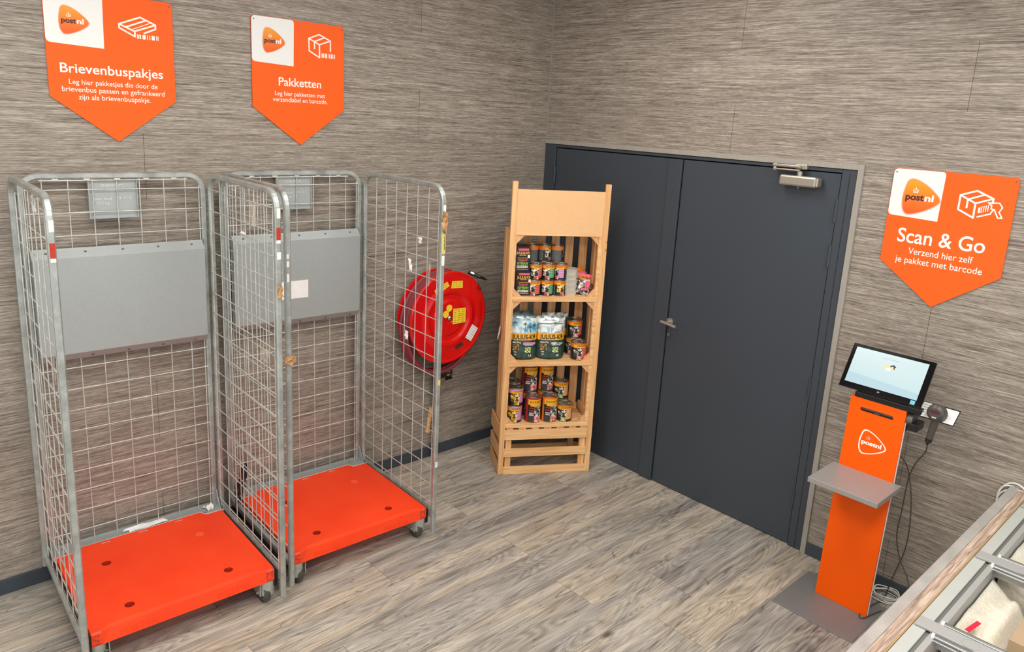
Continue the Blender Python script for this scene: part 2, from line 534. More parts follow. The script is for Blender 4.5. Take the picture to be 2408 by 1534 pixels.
class MB:
    def __init__(s):
        s.v, s.f, s.m, s.s = [], [], [], []

    def add(s, verts, faces, mi=0, smooth=False):
        o = len(s.v)
        s.v += [tuple(v) for v in verts]
        for f in faces:
            s.f.append([i + o for i in f])
            s.m.append(mi)
            s.s.append(smooth)
        return s

    def box(s, x0, x1, y0, y1, z0, z1, mi=0, mat=None, bev=0.0):
        b = min(bev, abs(x1 - x0) * .45, abs(y1 - y0) * .45, abs(z1 - z0) * .45)
        if b > 0:
            bm = bmesh.new()
            bmesh.ops.create_cube(bm, size=1)
            for v in bm.verts:
                v.co = Vector(((x0 + x1) / 2 + v.co.x * (x1 - x0), (y0 + y1) / 2 + v.co.y * (y1 - y0), (z0 + z1) / 2 + v.co.z * (z1 - z0)))
            bmesh.ops.bevel(bm, geom=bm.edges[:], offset=b, segments=2, affect='EDGES', profile=.5)
            bm.verts.index_update()
            vs = [v.co.copy() for v in bm.verts]
            fs = [[v.index for v in f.verts] for f in bm.faces]
            bm.free()
        else:
            vs = [Vector((x, y, z)) for x in (x0, x1) for y in (y0, y1) for z in (z0, z1)]
            fs = [(0, 1, 3, 2), (4, 6, 7, 5), (0, 4, 5, 1), (2, 3, 7, 6), (0, 2, 6, 4), (1, 5, 7, 3)]
        if mat is not None:
            vs = [mat @ v for v in vs]
        return s.add(vs, fs, mi)

    def tube(s, pts, r, seg=8, closed=False, mi=0, square=False, caps=True, r2=None):
        if square:
            seg = 8
        pts = [Vector(p) for p in pts]
        n = len(pts)
        tang = []
        for i in range(n):
            a = pts[(i - 1) % n] if (closed or i > 0) else pts[i]
            c = pts[(i + 1) % n] if (closed or i < n - 1) else pts[i]
            tang.append((c - a).normalized())
        ref = Vector((0, 0, 1))
        if abs(tang[0].dot(ref)) > .95:
            ref = Vector((1, 0, 0))
        u = tang[0].cross(ref).normalized()
        vs = []
        for i in range(n):
            t = tang[i]
            u = (u - t * u.dot(t)).normalized()
            w = t.cross(u)
            rr = r if r2 is None else r + (r2 - r) * i / (n - 1)
            for k in range(seg):
                a = 2 * PI * (k + .5) / seg
                ca, sa = math.cos(a), math.sin(a)
                if square:
                    ca, sa = SQ[k]
                vs.append(pts[i] + (u * ca + w * sa) * rr)
        fs = []
        for i in range(n if closed else n - 1):
            j = (i + 1) % n
            for k in range(seg):
                l = (k + 1) % seg
                fs.append((i * seg + k, i * seg + l, j * seg + l, j * seg + k))
        s.add(vs, fs, mi, not square)
        if caps and not closed:
            s.add(vs[:seg], [list(range(seg))[::-1]], mi)
            s.add(vs[-seg:], [list(range(seg))], mi)
        return s

    def lathe(s, prof, seg=32, mi=0, mat=None, smooth=True, mis=None):
        """profile of (r, h) turned about local z"""
        vs = []
        for r, h in prof:
            for k in range(seg):
                a = 2 * PI * k / seg
                v = Vector((r * math.cos(a), r * math.sin(a), h))
                vs.append(mat @ v if mat is not None else v)
        for i in range(len(prof) - 1):
            fs = []
            for k in range(seg):
                l = (k + 1) % seg
                fs.append((i * seg + k, i * seg + l, (i + 1) * seg + l, (i + 1) * seg + k))
            s.add([vs[j] for j in range(i * seg, (i + 2) * seg)], [tuple(q - i * seg for q in f) for f in fs], mis[i] if mis else mi, smooth)
        return s

    def prism(s, poly, y0, y1, mi=0, mat=None, side=None):
        """polygon (x, z), counter-clockwise seen from -y, thick from y0 (front) to y1"""
        n = len(poly)
        a = [Vector((x, y0, z)) for x, z in poly]
        b = [Vector((x, y1, z)) for x, z in poly]
        if mat is not None:
            a = [mat @ v for v in a]
            b = [mat @ v for v in b]
        s.add(a, [list(range(n))], mi)
        s.add(b, [list(range(n))[::-1]], mi)
        s.add(a + b, [(i, i + n, (i + 1) % n + n, (i + 1) % n) for i in range(n)], mi if side is None else side)
        return s

    def stroke(s, pts, w, y0, y1, mi=0, closed=False):
        """flat line of width w through (x, z) points, mitred by overlap"""
        n = len(pts)
        for i in range(n if closed else n - 1):
            a, b = Vector(pts[i]), Vector(pts[(i + 1) % n])
            d = (b - a).normalized()
            p = Vector((-d.y, d.x)) * w / 2
            e = d * w * .35
            s.prism([tuple(a - e - p), tuple(b + e - p), tuple(b + e + p), tuple(a - e + p)], y0 - .00003 * ((len(s.v) // 16) % 24 + 1), y1, mi)
        return s

    def build(s, name, mats, parent=None, loc=None):
        me = bpy.data.meshes.new(name)
        me.from_pydata([tuple(v) for v in s.v], [], s.f)
        for mt in (mats if isinstance(mats, (list, tuple)) else [mats]):
            me.materials.append(M[mt] if isinstance(mt, str) else mt)
        me.polygons.foreach_set('material_index', s.m)
        me.polygons.foreach_set('use_smooth', s.s)
        me.update()
        bm = bmesh.new()
        bm.from_mesh(me)
        bmesh.ops.recalc_face_normals(bm, faces=bm.faces[:])
        bm.to_mesh(me)
        bm.free()
        o = bpy.data.objects.new(name, me)
        COL.objects.link(o)
        if parent:
            o.parent = parent
        if loc:
            o.location = loc
        return o


def weld(o, d=1e-5):
    bm = bmesh.new()
    bm.from_mesh(o.data)
    bmesh.ops.remove_doubles(bm, verts=bm.verts[:], dist=d)
    bmesh.ops.recalc_face_normals(bm, faces=bm.faces[:])
    bm.to_mesh(o.data)
    bm.free()


def tag(o, label=None, cat=None, group=None, kind=None):
    if label:
        o['label'] = label
    if cat:
        o['category'] = cat
    if group:
        o['group'] = group
    if kind:
        o['kind'] = kind
    return o


def thing(name, label, cat, loc=(0, 0, 0), rz=0.0, group=None):
    o = bpy.data.objects.new(name, None)
    o.empty_display_size = .05
    COL.objects.link(o)
    o.location = loc
    o.rotation_euler = (0, 0, rz)
    return tag(o, label, cat, group)


def catmull(pts, n=6, closed=True):
    out = []
    k = len(pts)
    for i in range(k if closed else k - 1):
        g = lambda j: Vector(pts[j % k] if closed else pts[max(0, min(k - 1, j))])
        p0, p1, p2, p3 = g(i - 1), g(i), g(i + 1), g(i + 2)
        for t in range(n):
            t = t / n
            out.append(.5 * ((2 * p1) + (p2 - p0) * t + (2 * p0 - 5 * p1 + 4 * p2 - p3) * t * t + (3 * p1 - p0 - 3 * p2 + p3) * t ** 3))
    if not closed:
        out.append(Vector(pts[-1]))
    return out


def round_poly(pts, rad, n=5):
    """fillet listed corners: rad is a list"""
    out = []
    k = len(pts)
    for i in range(k):
        p = Vector(pts[i])
        r = rad[i]
        if r <= 0:
            out.append(tuple(p))
            continue
        a = (Vector(pts[i - 1]) - p).normalized()
        b = (Vector(pts[(i + 1) % k]) - p).normalized()
        p0, p1 = p + a * r, p + b * r
        for t in range(n + 1):
            t = t / n
            q = p0 * (1 - t) ** 2 + p * 2 * t * (1 - t) + p1 * t * t
            out.append(tuple(q))
    return out


_tc = {}


def text_geo(s, bold=0.0, spacing=1.0):
    key = (s, bold, spacing)
    if key in _tc:
        return _tc[key]
    cu = bpy.data.curves.new('t', 'FONT')
    cu.body = s
    cu.size = 1
    cu.offset = bold
    cu.space_character = spacing
    cu.resolution_u = 5
    ob = bpy.data.objects.new('t', cu)
    COL.objects.link(ob)
    bpy.context.view_layer.update()
    dg = bpy.context.evaluated_depsgraph_get()
    me = bpy.data.meshes.new_from_object(ob.evaluated_get(dg))
    vs = [v.co.copy() for v in me.vertices]
    fs = [list(p.vertices) for p in me.polygons]
    bpy.data.objects.remove(ob)
    bpy.data.curves.remove(cu)
    bpy.data.meshes.remove(me)
    _tc[key] = (vs, fs)
    return _tc[key]


CAPH = max(v.y for v in text_geo('H')[0])


def text(mb, s, x0, x1, zb, h=None, y=0.0, bold=0.0, mi=0, fn=None, spacing=1.0, caph=None):
    """lay text between x0 and x1 with its baseline at zb; caph = height of a capital"""
    vs, fs = text_geo(s, bold, spacing)
    xa, xb = min(v.x for v in vs), max(v.x for v in vs)
    k = (x1 - x0) / (xb - xa)
    kz = caph / CAPH if caph else k
    out = []
    for v in vs:
        p = Vector((x0 + (v.x - xa) * k, y, zb + v.y * kz))
        out.append(fn(p) if fn else p)
    mb.add(out, fs, mi)


def plate_holes(outline, holes, z0, z1):
    """flat plate in XY with circular holes, extruded z0..z1 (2D curve fill)"""
    cu = bpy.data.curves.new('t', 'CURVE')
    cu.dimensions = '2D'
    cu.fill_mode = 'BOTH'
    cu.extrude = (z1 - z0) / 2
    for ring in [outline] + holes:
        sp = cu.splines.new('POLY')
        sp.points.add(len(ring) - 1)
        for p, (x, y) in zip(sp.points, ring):
            p.co = (x, y, 0, 1)
        sp.use_cyclic_u = True
    ob = bpy.data.objects.new('t', cu)
    COL.objects.link(ob)
    bpy.context.view_layer.update()
    dg = bpy.context.evaluated_depsgraph_get()
    me = bpy.data.meshes.new_from_object(ob.evaluated_get(dg))
    vs = [v.co + Vector((0, 0, (z0 + z1) / 2)) for v in me.vertices]
    fs = [list(p.vertices) for p in me.polygons]
    bpy.data.objects.remove(ob)
    bpy.data.curves.remove(cu)
    bpy.data.meshes.remove(me)
    return vs, fs


def circ(cx, cy, r, n=20):
    return [(cx + r * math.cos(2 * PI * i / n), cy + r * math.sin(2 * PI * i / n)) for i in range(n)]


def struct(o):
    o['kind'] = 'structure'
    return o


# ------------------------------------------------------------------ room shell
XMIN, YMIN = -7.0, -7.0
ZC = 3.2
ys = [0.0]
bm = MB()
# floor planks: rows run along x, 0.25 m wide, joints as laid
joints = {2: -1.213, 3: -.487, 4: -1.21, 5: -.904, 6: -1.258, 0: -.62, 1: -1.02}
uvs, cols = [], []
PL = 1.41
k = 0
y = 0.0
rows = [(.0, -.005)] + [(-.005 - .25 * i, -.255 - .25 * i) for i in range(28)]
for i, (ya, yb) in enumerate(rows):
    j = joints.get(i - 1, -random.uniform(0, PL))
    x = j + PL * 2
    while x > XMIN:
        xa, xb = max(x - PL, XMIN), min(x, .12)
        if xb > xa:
            bm.add([(xa, yb, 0), (xb, yb, 0), (xb, ya, 0), (xa, ya, 0)], [(0, 1, 2, 3)])
            w, h = xb - xa, ya - yb
            uvs += [(0 if xa == x - PL else .1, 0), (w + .1, 0), (w + .1, h), (0 if xa == x - PL else .1, h)]
            c = (random.random(), random.random(), 0, 1)
            cols += [c] * 4
        x -= PL
fo = MB()
fo.v, fo.f, fo.m, fo.s = bm.v, bm.f, bm.m, bm.s
me = bpy.data.meshes.new('floor')
me.from_pydata(fo.v, [], fo.f)
me.materials.append(M['floor'])
ul = me.uv_layers.new(name='plank')
for i, u in enumerate(uvs):
    ul.data[i].uv = u
ca = me.color_attributes.new('rnd', 'FLOAT_COLOR', 'CORNER')
for i, c in enumerate(cols):
    ca.data[i].color = c
floor = bpy.data.objects.new('floor', me)
COL.objects.link(floor)
struct(floor)

DW, DH = 2.150, 2.07          # door opening
b = MB().box(XMIN, .12, 0, .12, 0, ZC)
struct(b.build('wall_left', 'wall_l'))
b = MB()
b.box(0, .12, -DW, 0, DH, ZC)
b.box(0, .12, YMIN, -DW, 0, ZC)
struct(b.build('wall_right', 'wall_r'))
b = MB().box(XMIN, .12, YMIN, .12, ZC, ZC + .1)
struct(b.build('ceiling', 'white'))
struct(MB().box(XMIN, -.001, -.012, 0, 0, .071, bev=.002).build('baseboard_left', 'skirt'))
struct(MB().box(-.012, 0, -3.03, -2.178, 0, .071, bev=.002).build('baseboard_right', 'skirt'))
struct(MB().box(-.006, -.001, -.006, -.001, DH + .03, ZC).build('trim_1', 'trimgrey'))
# door surround profile
b = MB()
b.box(-.012, .06, -2.178, -.002, 2.07, 2.098, bev=.001)
b.box(-.012, .06, -2.178, -2.150, 0, 2.07, bev=.001)
struct(b.build('trim_2', 'trimgrey'))

# double door
door = tag(thing('door_1', None, None, (0, 0, 0)), kind='structure')
fr = MB()
fr.box(-.004, .10, -.100, -.002, 0, 2.068, bev=.002)
fr.box(-.004, .10, -2.148, -2.072, 0, 2.068, bev=.002)
fr.box(-.004, .10, -2.072, -.100, 2.050, 2.068, bev=.002)
fr.build('door_frame', 'door', door)
g = MB()
g.box(-.0055, -.0035, -2.1135, -2.1115, 0, 2.05)
g.build('frame_groove', 'door_gap', door)
bk = MB().box(.07, .10, -2.072, -.100, 0, 2.05)
bk.build('door_rebate', 'door_gap', door)
lf = MB().box(.004, .05, -1.066, -.106, .006, 2.044, bev=.002)
leaf1 = lf.build('door_leaf', 'door', door)
lf = MB().box(.004, .05, -2.067, -1.136, .006, 2.044, bev=.002)
leaf2 = lf.build('door_leaf', 'door', door)
MB().box(-.010, .004, -1.134, -1.040, .006, 2.044, bev=.002).build('meeting_strip', 'door', leaf1)
for z in (1.86, 1.63, .92, .28):
    h = MB()
    h.tube([(-.004, -2.068, z - .055), (-.004, -2.068, z + .055)], .0075, 10)
    h.tube([(-.004, -2.068, z - .061), (-.004, -2.068, z + .061)], .005, 8)
    h.build('hinge', 'door', leaf2)
for z in (1.86, .92):
    h = MB().tube([(-.004, -.104, z - .055), (-.004, -.104, z + .055)], .0075, 10)
    h.build('hinge', 'door', leaf1)
h = MB()
R90 = Matrix.Rotation(PI / 2, 4, 'Y')
h.lathe([(0, .0), (.024, 0), (.024, .008), (0, .008)], 20, mat=Matrix.Translation((-.006, -1.155, 1.066)) @ R90)
h.tube([(-.004, -1.155, 1.066), (-.05, -1.155, 1.066), (-.056, -1.165, 1.064)], .009, 10)
h.tube([(-.05, -1.125, 1.068), (-.054, -1.17, 1.066), (-.054, -1.235, 1.058)], .010, 10)
h.build('door_handle', 'closer', leaf2)
h = MB()
h.lathe([(0, 0), (.012, 0), (.012, .006), (0, .006)], 16, mat=Matrix.Translation((-.006, -1.155, .985)) @ R90)
h.build('lock_cylinder', 'steel', leaf2)
dc = tag(thing('door_closer', 'champagne metal door closer at the top of the anthracite double door', 'door closer', (0, -1.87, 1.99)))
h = MB()
prof = [(-.105, -.022), (.105, -.022), (.105, .022), (.09, .030), (-.09, .030), (-.105, .022)]
h.box(-.058, -.012, -.10, .10, -.026, .028, bev=.010)
h.box(-.060, -.014, -.112, -.096, -.022, .024, bev=.008)
h.build('closer_body', 'closer', dc)
h = MB()
h.tube([(-.036, 0, .028), (-.036, 0, .050)], .014, 12)
h.box(-.048, -.024, 0, .145, .050, .058, bev=.003)
h.box(-.050, -.022, -.005, .150, .066, .080, bev=.004)
h.tube([(-.036, .14, .048), (-.036, .14, .082)], .010, 10)
h.tube([(-.036, .018, .062), (-.012, .012, .072)], .012, 10)
h.box(-.030, -.004, -.03, .035, .060, .086, bev=.004)
h.build('closer_arm', 'closer', dc)
MB().tube([(-.036, 0, -.036), (-.036, 0, -.024)], .007, 10).build('closer_screw', 'steel', dc)


# ------------------------------------------------------------------ wall signs
LOGO = [(.20, 1.0), (.38, .965), (.62, .84), (.86, .645), (.985, .49), (.965, .38), (.80, .24), (.50, .08), (.22, .0), (.10, .045), (.025, .2), (0, .45), (.03, .72), (.09, .93)]


def logo_pts(cx, cz, w, h, k=1.0):
    return [(cx + (p.x - .47) * w * k, cz + (p.y - .49) * h * k) for p in catmull(LOGO, 4)]


def crown(mb, cx, cz, s, y0, y1, mi=0):
    mb.prism([(cx - .42 * s, cz), (cx + .42 * s, cz), (cx + .46 * s, cz + .16 * s), (cx - .46 * s, cz + .16 * s)], y0, y1, mi)
    for dx in (-.36, 0, .36):
        mb.stroke([(cx + dx * s * .7, cz + .18 * s), (cx + dx * s * 1.25, cz + .42 * s), (cx + dx * s * .8, cz + .62 * s)], .12 * s, y0, y1, mi)
    mb.stroke([(cx, cz + .3 * s), (cx, cz + .98 * s)], .11 * s, y0, y1, mi)
    mb.stroke([(cx - .14 * s, cz + .82 * s), (cx + .14 * s, cz + .82 * s)], .10 * s, y0, y1, mi)
    for dx in (-.5, .5):
        mb.prism([(cx + dx * s + .07 * s * math.cos(a), cz + .45 * s + .07 * s * math.sin(a)) for a in [i * PI / 3 for i in range(6)]], y0, y1, mi)


def sign(label, loc, rz, title, lines, icon, logo):
    t = thing('wall_sign', label, 'sign', loc, rz, 'orange shield signs on the walls')
    W, H1, H2 = .512, .435, .185
    out = round_poly([(0, 0), (0, -H1), (W / 2 + .001, -H1 - H2), (W, -H1), (W, 0)], [.022, 0, 0, 0, .022])
    MB().prism(out, -.007, -.002, 0, side=1).build('sign_board', ['sign', 'signedge'], t)
    wp = round_poly([(.0015, -.0015), (.0015, -.217), (.221, -.226), (.225, -.0015)], [.021, .02, 0, .018])
    MB().prism(wp, -.0078, -.007).build('white_field', 'signwhite', t)
    cx, cz, w, h = logo
    lg = MB().prism(logo_pts(cx, cz, w, h), -.0084, -.0078).build('logo_ground', 'logo', t)
    r = MB()
    a, b2 = logo_pts(cx, cz, w, h, 1.05), logo_pts(cx, cz, w, h, .99)
    n = len(a)
    r.add([(x, -.0088, z) for x, z in a] + [(x, -.0088, z) for x, z in b2], [(i, (i + 1) % n, (i + 1) % n + n, i + n) for i in range(n)])
    r.build('logo_edge', 'logoring', t)
    m2 = MB()
    text(m2, 'post', cx - w * .40, cx + w * .10, cz - .052 * w - .004, y=-.0090, bold=.03, caph=.178 * w)
    m2.build('logo_word_post', 'plum', t)
    m2 = MB()
    text(m2, 'nl', cx + w * .12, cx + w * .36, cz - .052 * w - .004, y=-.0090, bold=.03, caph=.178 * w)
    m2.build('logo_word_nl', 'print', t)
    m2 = MB()
    crown(m2, cx - w * .145, cz + h * .13, w * .15, -.0090, -.0084)
    m2.build('logo_crown', 'print', t)
    m2 = MB()
    s, x0, x1, zb, ch = title
    text(m2, s, x0, x1, zb, y=-.0078, bold=.012, caph=ch * 1.12)
    m2.build('title_text', 'print', t)
    m2 = MB()
    for s, x0, x1, zb, ch in lines:
        text(m2, s, x0, x1, zb, y=-.0078, caph=ch * 1.12, bold=.003)
    m2.build('body_text', 'print', t)
    m2 = MB()
    for st in icon:
        if st[0] == 'l':
            m2.stroke(st[1], st[2], -.0080, -.0068)
        else:
            m2.prism(st[1], -.0080, -.0068)
    m2.build('parcel_icon', 'print', t)
    for x in (.013, W - .013):
        m2 = MB()
        m2.lathe([(0, 0), (.003, 0), (.003, .003)], 10, mat=Matrix.Translation((x, -.0102, -.017)) @ Matrix.Rotation(-PI / 2, 4, 'X'))
        m2.build('fixing_screw', 'steel', t)
    return t


def bars(x0, x1, z0, z1, ws):
    tot = sum(ws)
    out, x = [], x0
    for i, w in enumerate(ws):
        d = (x1 - x0) * w / tot
        if i % 2 == 0:
            out.append(('p', [(x, z0), (x + d, z0), (x + d, z1), (x, z1)]))
        x += d
    return out


def rel(pts, ox, oz):
    return [(x - ox, z - oz) for x, z in pts]


w_ = .0068
ox, oz = -2.978, 2.652
ic = [('l', rel([(-2.692, 2.537), (-2.604, 2.574), (-2.541, 2.548), (-2.63, 2.512), (-2.692, 2.537), (-2.692, 2.521), (-2.629, 2.490), (-2.629, 2.512)], ox, oz), w_),
      ('l', rel([(-2.541, 2.548), (-2.541, 2.531), (-2.590, 2.508)], ox, oz), w_),
      ('l', rel([(-2.664, 2.527), (-2.579, 2.564)], ox, oz), w_), 
      ('l', rel([(-2.642, 2.518), (-2.560, 2.555)], ox, oz), .003)] + bars(.358, .448, -.170, -.151, [2, 1, 2, 2, 4, 2, 1, 2, 1, 2, 4, 2, 1, 1, 1])
sign('largest-looking orange shield sign reading Brievenbuspakjes, cut by the photo top', (ox, 0, oz), 0,
     ('Brievenbuspakjes', .046, .460, -.335, .034),
     [('Leg hier pakketjes die door de', .076, .434, -.382, .0185), ('brievenbus passen en gefrankeerd', .048, .463, -.413, .0185), ('zijn als brievenbuspakje.', .109, .401, -.444, .0185)],
     ic, (.108, -.124, .112, .112))
ox, oz = -2.096, 2.651
ic = [('l', rel([(-1.789, 2.571), (-1.730, 2.596), (-1.665, 2.570), (-1.729, 2.546), (-1.789, 2.571), (-1.787, 2.510), (-1.728, 2.481), (-1.729, 2.546)], ox, oz), w_),
      ('l', rel([(-1.665, 2.570), (-1.665, 2.517)], ox, oz), w_),
      ('l', rel([(-1.757, 2.524), (-1.757, 2.559), (-1.700, 2.583)], ox, oz), w_)] + bars(.380, .458, -.169, -.147, [2, 1, 2, 2, 4, 2, 1, 2, 1, 2, 4, 2, 1, 1, 1])
sign('orange shield sign reading Pakketten, above the gap between both cages', (ox, 0, oz), 0,
     ('Pakketten', .139, .376, -.325, .036),
     [('Leg hier pakketten met', .118, .399, -.374, .019), ('verzendlabel en barcode.', .106, .413, -.404, .019)],
     ic, (.113, -.112, .116, .117))
ox, oz = 2.317, 2.096
ic = [('l', rel([(2.614, 2.001), (2.677, 2.026), (2.744, 1.998), (2.678, 1.971), (2.614, 2.001), (2.614, 1.937), (2.679, 1.907), (2.678, 1.971)], ox, oz), .0075),
      ('l', rel([(2.744, 1.998), (2.744, 1.978)], ox, oz), .0075), ('l', rel([(2.646, 1.948), (2.646, 1.985), (2.709, 2.012)], ox, oz), .0075),
      ('l', rel([(2.694, 1.913), (2.742, 1.932), (2.750, 1.950)], ox, oz), .006),
      ('l', rel([(2.728, 1.979), (2.770, 1.982), (2.784, 1.964), (2.774, 1.944), (2.789, 1.919), (2.773, 1.918), (2.754, 1.953), (2.742, 1.954), (2.742, 1.968), (2.728, 1.979)], ox, oz), .005),
      ('p', rel([(2.693, 1.930), (2.701, 1.932), (2.701, 1.957), (2.693, 1.954)], ox, oz))] + [('l', rel([(2.706 + .008 * i, 1.934 + .003 * i), (2.706 + .008 * i, 1.960 + .003 * i)], ox, oz), .0035) for i in range(4)]
sign('orange shield sign reading Scan & Go, right of the anthracite door', (0, -ox, oz), -PI / 2,
     ('Scan & Go', .062, .431, -.338, .057),
     [('Verzend hier zelf', .120, .393, -.390, .026), ('je pakket met barcode', .069, .437, -.434, .026)],
     ic, (.133, -.127, .160, .160))


# ------------------------------------------------------------------ roll cages
def upath(x0, x1, zb, zt, r, plane, c, n=7, zb2=None):
    """inverted U: plane 'x' = runs along x at y=c, 'y' = runs along y at x=c"""
    pts = [(x0, zb)] + [(x0 + r - r * math.cos(a), zt - r + r * math.sin(a)) for a in [i * PI / 2 / n for i in range(n + 1)]]
    pts += [(x1 - r + r * math.sin(a), zt - r + r * math.cos(a)) for a in [i * PI / 2 / n for i in range(n + 1)]] + [(x1, zb if zb2 is None else zb2)]
    return [Vector((p, c, z)) if plane == 'x' else Vector((c, p, z)) for p, z in pts]


def crumple(w, h, n, amp, rnd, flatz=False):
    mb = MB()
    vs = []
    for j in range(n + 1):
        for i in range(n + 1):
            u, v = i / n - .5, j / n - .5
            e = 1 + rnd.uniform(-.25, .25) * (abs(u) > .4 or abs(v) > .4)
            vs.append(Vector((u * w * e, rnd.uniform(-amp, amp), v * h * e)))
    if flatz:
        vs = [Vector((v.x, v.z, v.y + amp)) for v in vs]
    off = Vector((0, 0, -.0006)) if flatz else Vector((0, .0006, 0))
    fs = [(j * (n + 1) + i, j * (n + 1) + i + 1, (j + 1) * (n + 1) + i + 1, (j + 1) * (n + 1) + i) for j in range(n) for i in range(n)]
    mb.add(vs, fs)
    mb.add([v + off for v in vs], [f[::-1] for f in fs])
    return mb


TR = .0125


def roll_cage(label, loc, rz, seed, plate_dx):
    rnd = random.Random(seed)
    t = thing('roll_cage', label, 'roll cage', loc, rz, 'galvanised mail roll cages along the left wall')
    ZT = 1.900 - TR
    # back frame
    bf = MB().tube(upath(-.372, .372, .150, ZT, .075, 'x', .392), TR, 12, square=True).build('back_frame', 'galv', t)
    wm = MB()
    for i in range(7):
        x = -.288 + .096 * i + rnd.uniform(-.004, .004)
        x2 = x + rnd.uniform(-.004, .004)
        wm.tube([(x, .388, .170), (x2, .388, ZT)], .0024, 6)
    for k in range(17):
        z = 1.828 - .0995 * k
        wm.tube([(-.365, .383, z + rnd.uniform(-.002, .002)), (.365, .383, z + rnd.uniform(-.002, .002))], .0026, 6)
    for s in (-1, 1):
        wm.tube([(s * .352, .386, .17), (s * .352, .386, ZT - .05)], .0028, 6)
    wm.tube([(-.30, .386, ZT - .020), (.30, .386, ZT - .020)], .0032, 6)
    for i in range(5):
        wm.box(-.24 + .12 * i - .012, -.24 + .12 * i + .012, .380, .388, ZT - .020, ZT - .011)
    wm.build('wire_mesh', 'wire', bf)
    # sheet panel
    p = MB()
    prof = [(.376, 1.578), (.371, 1.572), (.342, 1.540), (.342, 1.112), (.369, 1.082), (.376, 1.076)]
    th = .0015
    for (ya, za), (yb, zb) in zip(prof, prof[1:]):
        p.add([(-.355, ya, za), (.355, ya, za), (.355, yb, zb), (-.355, yb, zb), (-.355, ya + th, za), (.355, ya + th, za), (.355, yb + th, zb), (-.355, yb + th, zb)],
              [(0, 1, 2, 3), (7, 6, 5, 4), (0, 3, 7, 4), (1, 5, 6, 2), (0, 4, 5, 1), (3, 2, 6, 7)])
    for s in (-1, 1):
        p.prism([(.342, 1.112), (.342, 1.54), (.376, 1.578), (.376, 1.076)][::s], s * .355, s * .3535, mat=Matrix.Rotation(PI / 2, 4, 'Z'))
    pn = p.build('sheet_panel', 'sheet', t)
    for i in range(5):
        for z, yy in ((1.561, .360), (1.092, .358)):
            r = MB()
            r.lathe([(0, .002), (.004, .0015), (.006, 0)], 10, mat=Matrix.Translation((-.30 + .15 * i, yy, z)) @ Matrix.Rotation(PI / 2, 4, 'X'))
            r.build('rivet', 'steel', pn)
    # name plate
    pl = MB()
    cx = plate_dx
    pl.box(cx - .097, cx + .097, .396, .3975, 1.700, 1.872)
    pl.box(cx - .099, cx - .096, .382, .3975, 1.700, 1.872)
    pl.box(cx + .096, cx + .099, .382, .3975, 1.700, 1.872)
    pl.box(cx - .097, cx + .097, .390, .3975, 1.698, 1.7015)
    plo = pl.build('name_plate', 'sheet', t)
    for wd_, xa, xb, zz_, ch_ in (('EIGENDOM', -.045, .042, 1.838, .011), ('PostNL', -.026, .030, 1.818, .010), ('max. load', -.078, -.005, 1.780, .011), ('06 21 C', .018, .078, 1.782, .011), ('325 kg', -.066, -.015, 1.760, .010)):
        tm = MB()
        text(tm, wd_, cx + xa, cx + xb, zz_, y=.3948, caph=ch_, bold=.008)
        tm.build('embossed_text', 'embossing', plo)
    # side frames
    sides = []
    for s in (-1, 1):
        f = MB()
        f.tube(upath(-.375, .368, .045, ZT, .080, 'y', s * .400, zb2=.120), TR, 12, square=True)
        f.tube([(s * .400, -.365, .165), (s * .400, .36, .165)], .010, 8, square=True)
        f.box(s * .394 - .002, s * .394 + .002, -.365, .36, .120, .175)
        so = f.build('side_frame', 'galv', t)
        w = MB()
        for i in range(6):
            yy = -.262 + .1 * i + rnd.uniform(-.003, .003)
            w.tube([(s * .394, yy, .160), (s * .394, yy + rnd.uniform(-.003, .003), ZT)], .0024, 6)
        for k in range(17):
            z = 1.822 - .1005 * k
            w.tube([(s * .389, -.366, z), (s * .389, -.1, z + rnd.uniform(-.003, .003)), (s * .389, .360, z)], .0026, 6)
        for yy in (-.353, .347):
            w.tube([(s * .392, yy, .16), (s * .392, yy, ZT - .06)], .0028, 6)
        w.build('wire_mesh', 'wire', so)
        # hinge lugs between back and side frame
        for z in (1.80, 1.06, .5):
            hl = MB()
            hl.tube([(s * .387, .384, z - .02), (s * .387, .384, z + .02)], .007, 8)
            hl.build('hinge_lug', 'steel', so)
        sides.append(so)
    # deck
    outl = [(-.372, -.318), (.372, -.318), (.372, .290), (.292, .290), (.275, .326), (-.275, .326), (-.292, .290), (-.372, .290)]
    hs = [(-.205, -.240), (.205, -.240), (-.205, .125)]
    slots = [[(x - .024, .303), (x + .024, .303), (x + .024, .316), (x - .024, .316)] for x in (-.165, 0, .165)]
    vs, fs = plate_holes(outl, [circ(x, y, .0195) for x, y in hs] + slots, .150, .180)
    d = MB().add(vs, fs)
    lip = [(-.318, .1798), (-.318, .118), (-.345, .118), (-.336, .1735)]
    for a, c in ((-.300, .300),):
        d.add([(a, y, z) for y, z in lip] + [(c, y, z) for y, z in lip], [(0, 1, 2, 3), (7, 6, 5, 4), (0, 3, 7, 4), (3, 2, 6, 7), (2, 1, 5, 6), (1, 0, 4, 5)])
    for s in (-1, 1):
        blk = [(-.318, .1798), (-.318, .118), (-.345, .118), (-.348, .128), (-.348, .172), (-.342, .1798)]
        x0, x1 = s * .335, s * .372
        n = len(blk)
        d.add([(x0, y, z) for y, z in blk] + [(x1, y, z) for y, z in blk], [list(range(n)), list(range(n, 2 * n))[::-1]] + [(i, (i + 1) % n, (i + 1) % n + n, i + n) for i in range(n)])
        # ramp between the lip and the corner block
        A = [(s * .300, y, z) for y, z in lip] + [(s * .335, -.318, .1798), (s * .335, -.318, .118), (s * .335, -.348, .118), (s * .335, -.346, .176)]
        d.add(A, [(0, 1, 2, 3), (7, 6, 5, 4), (0, 3, 7, 4), (3, 2, 6, 7), (2, 1, 5, 6), (1, 0, 4, 5)])
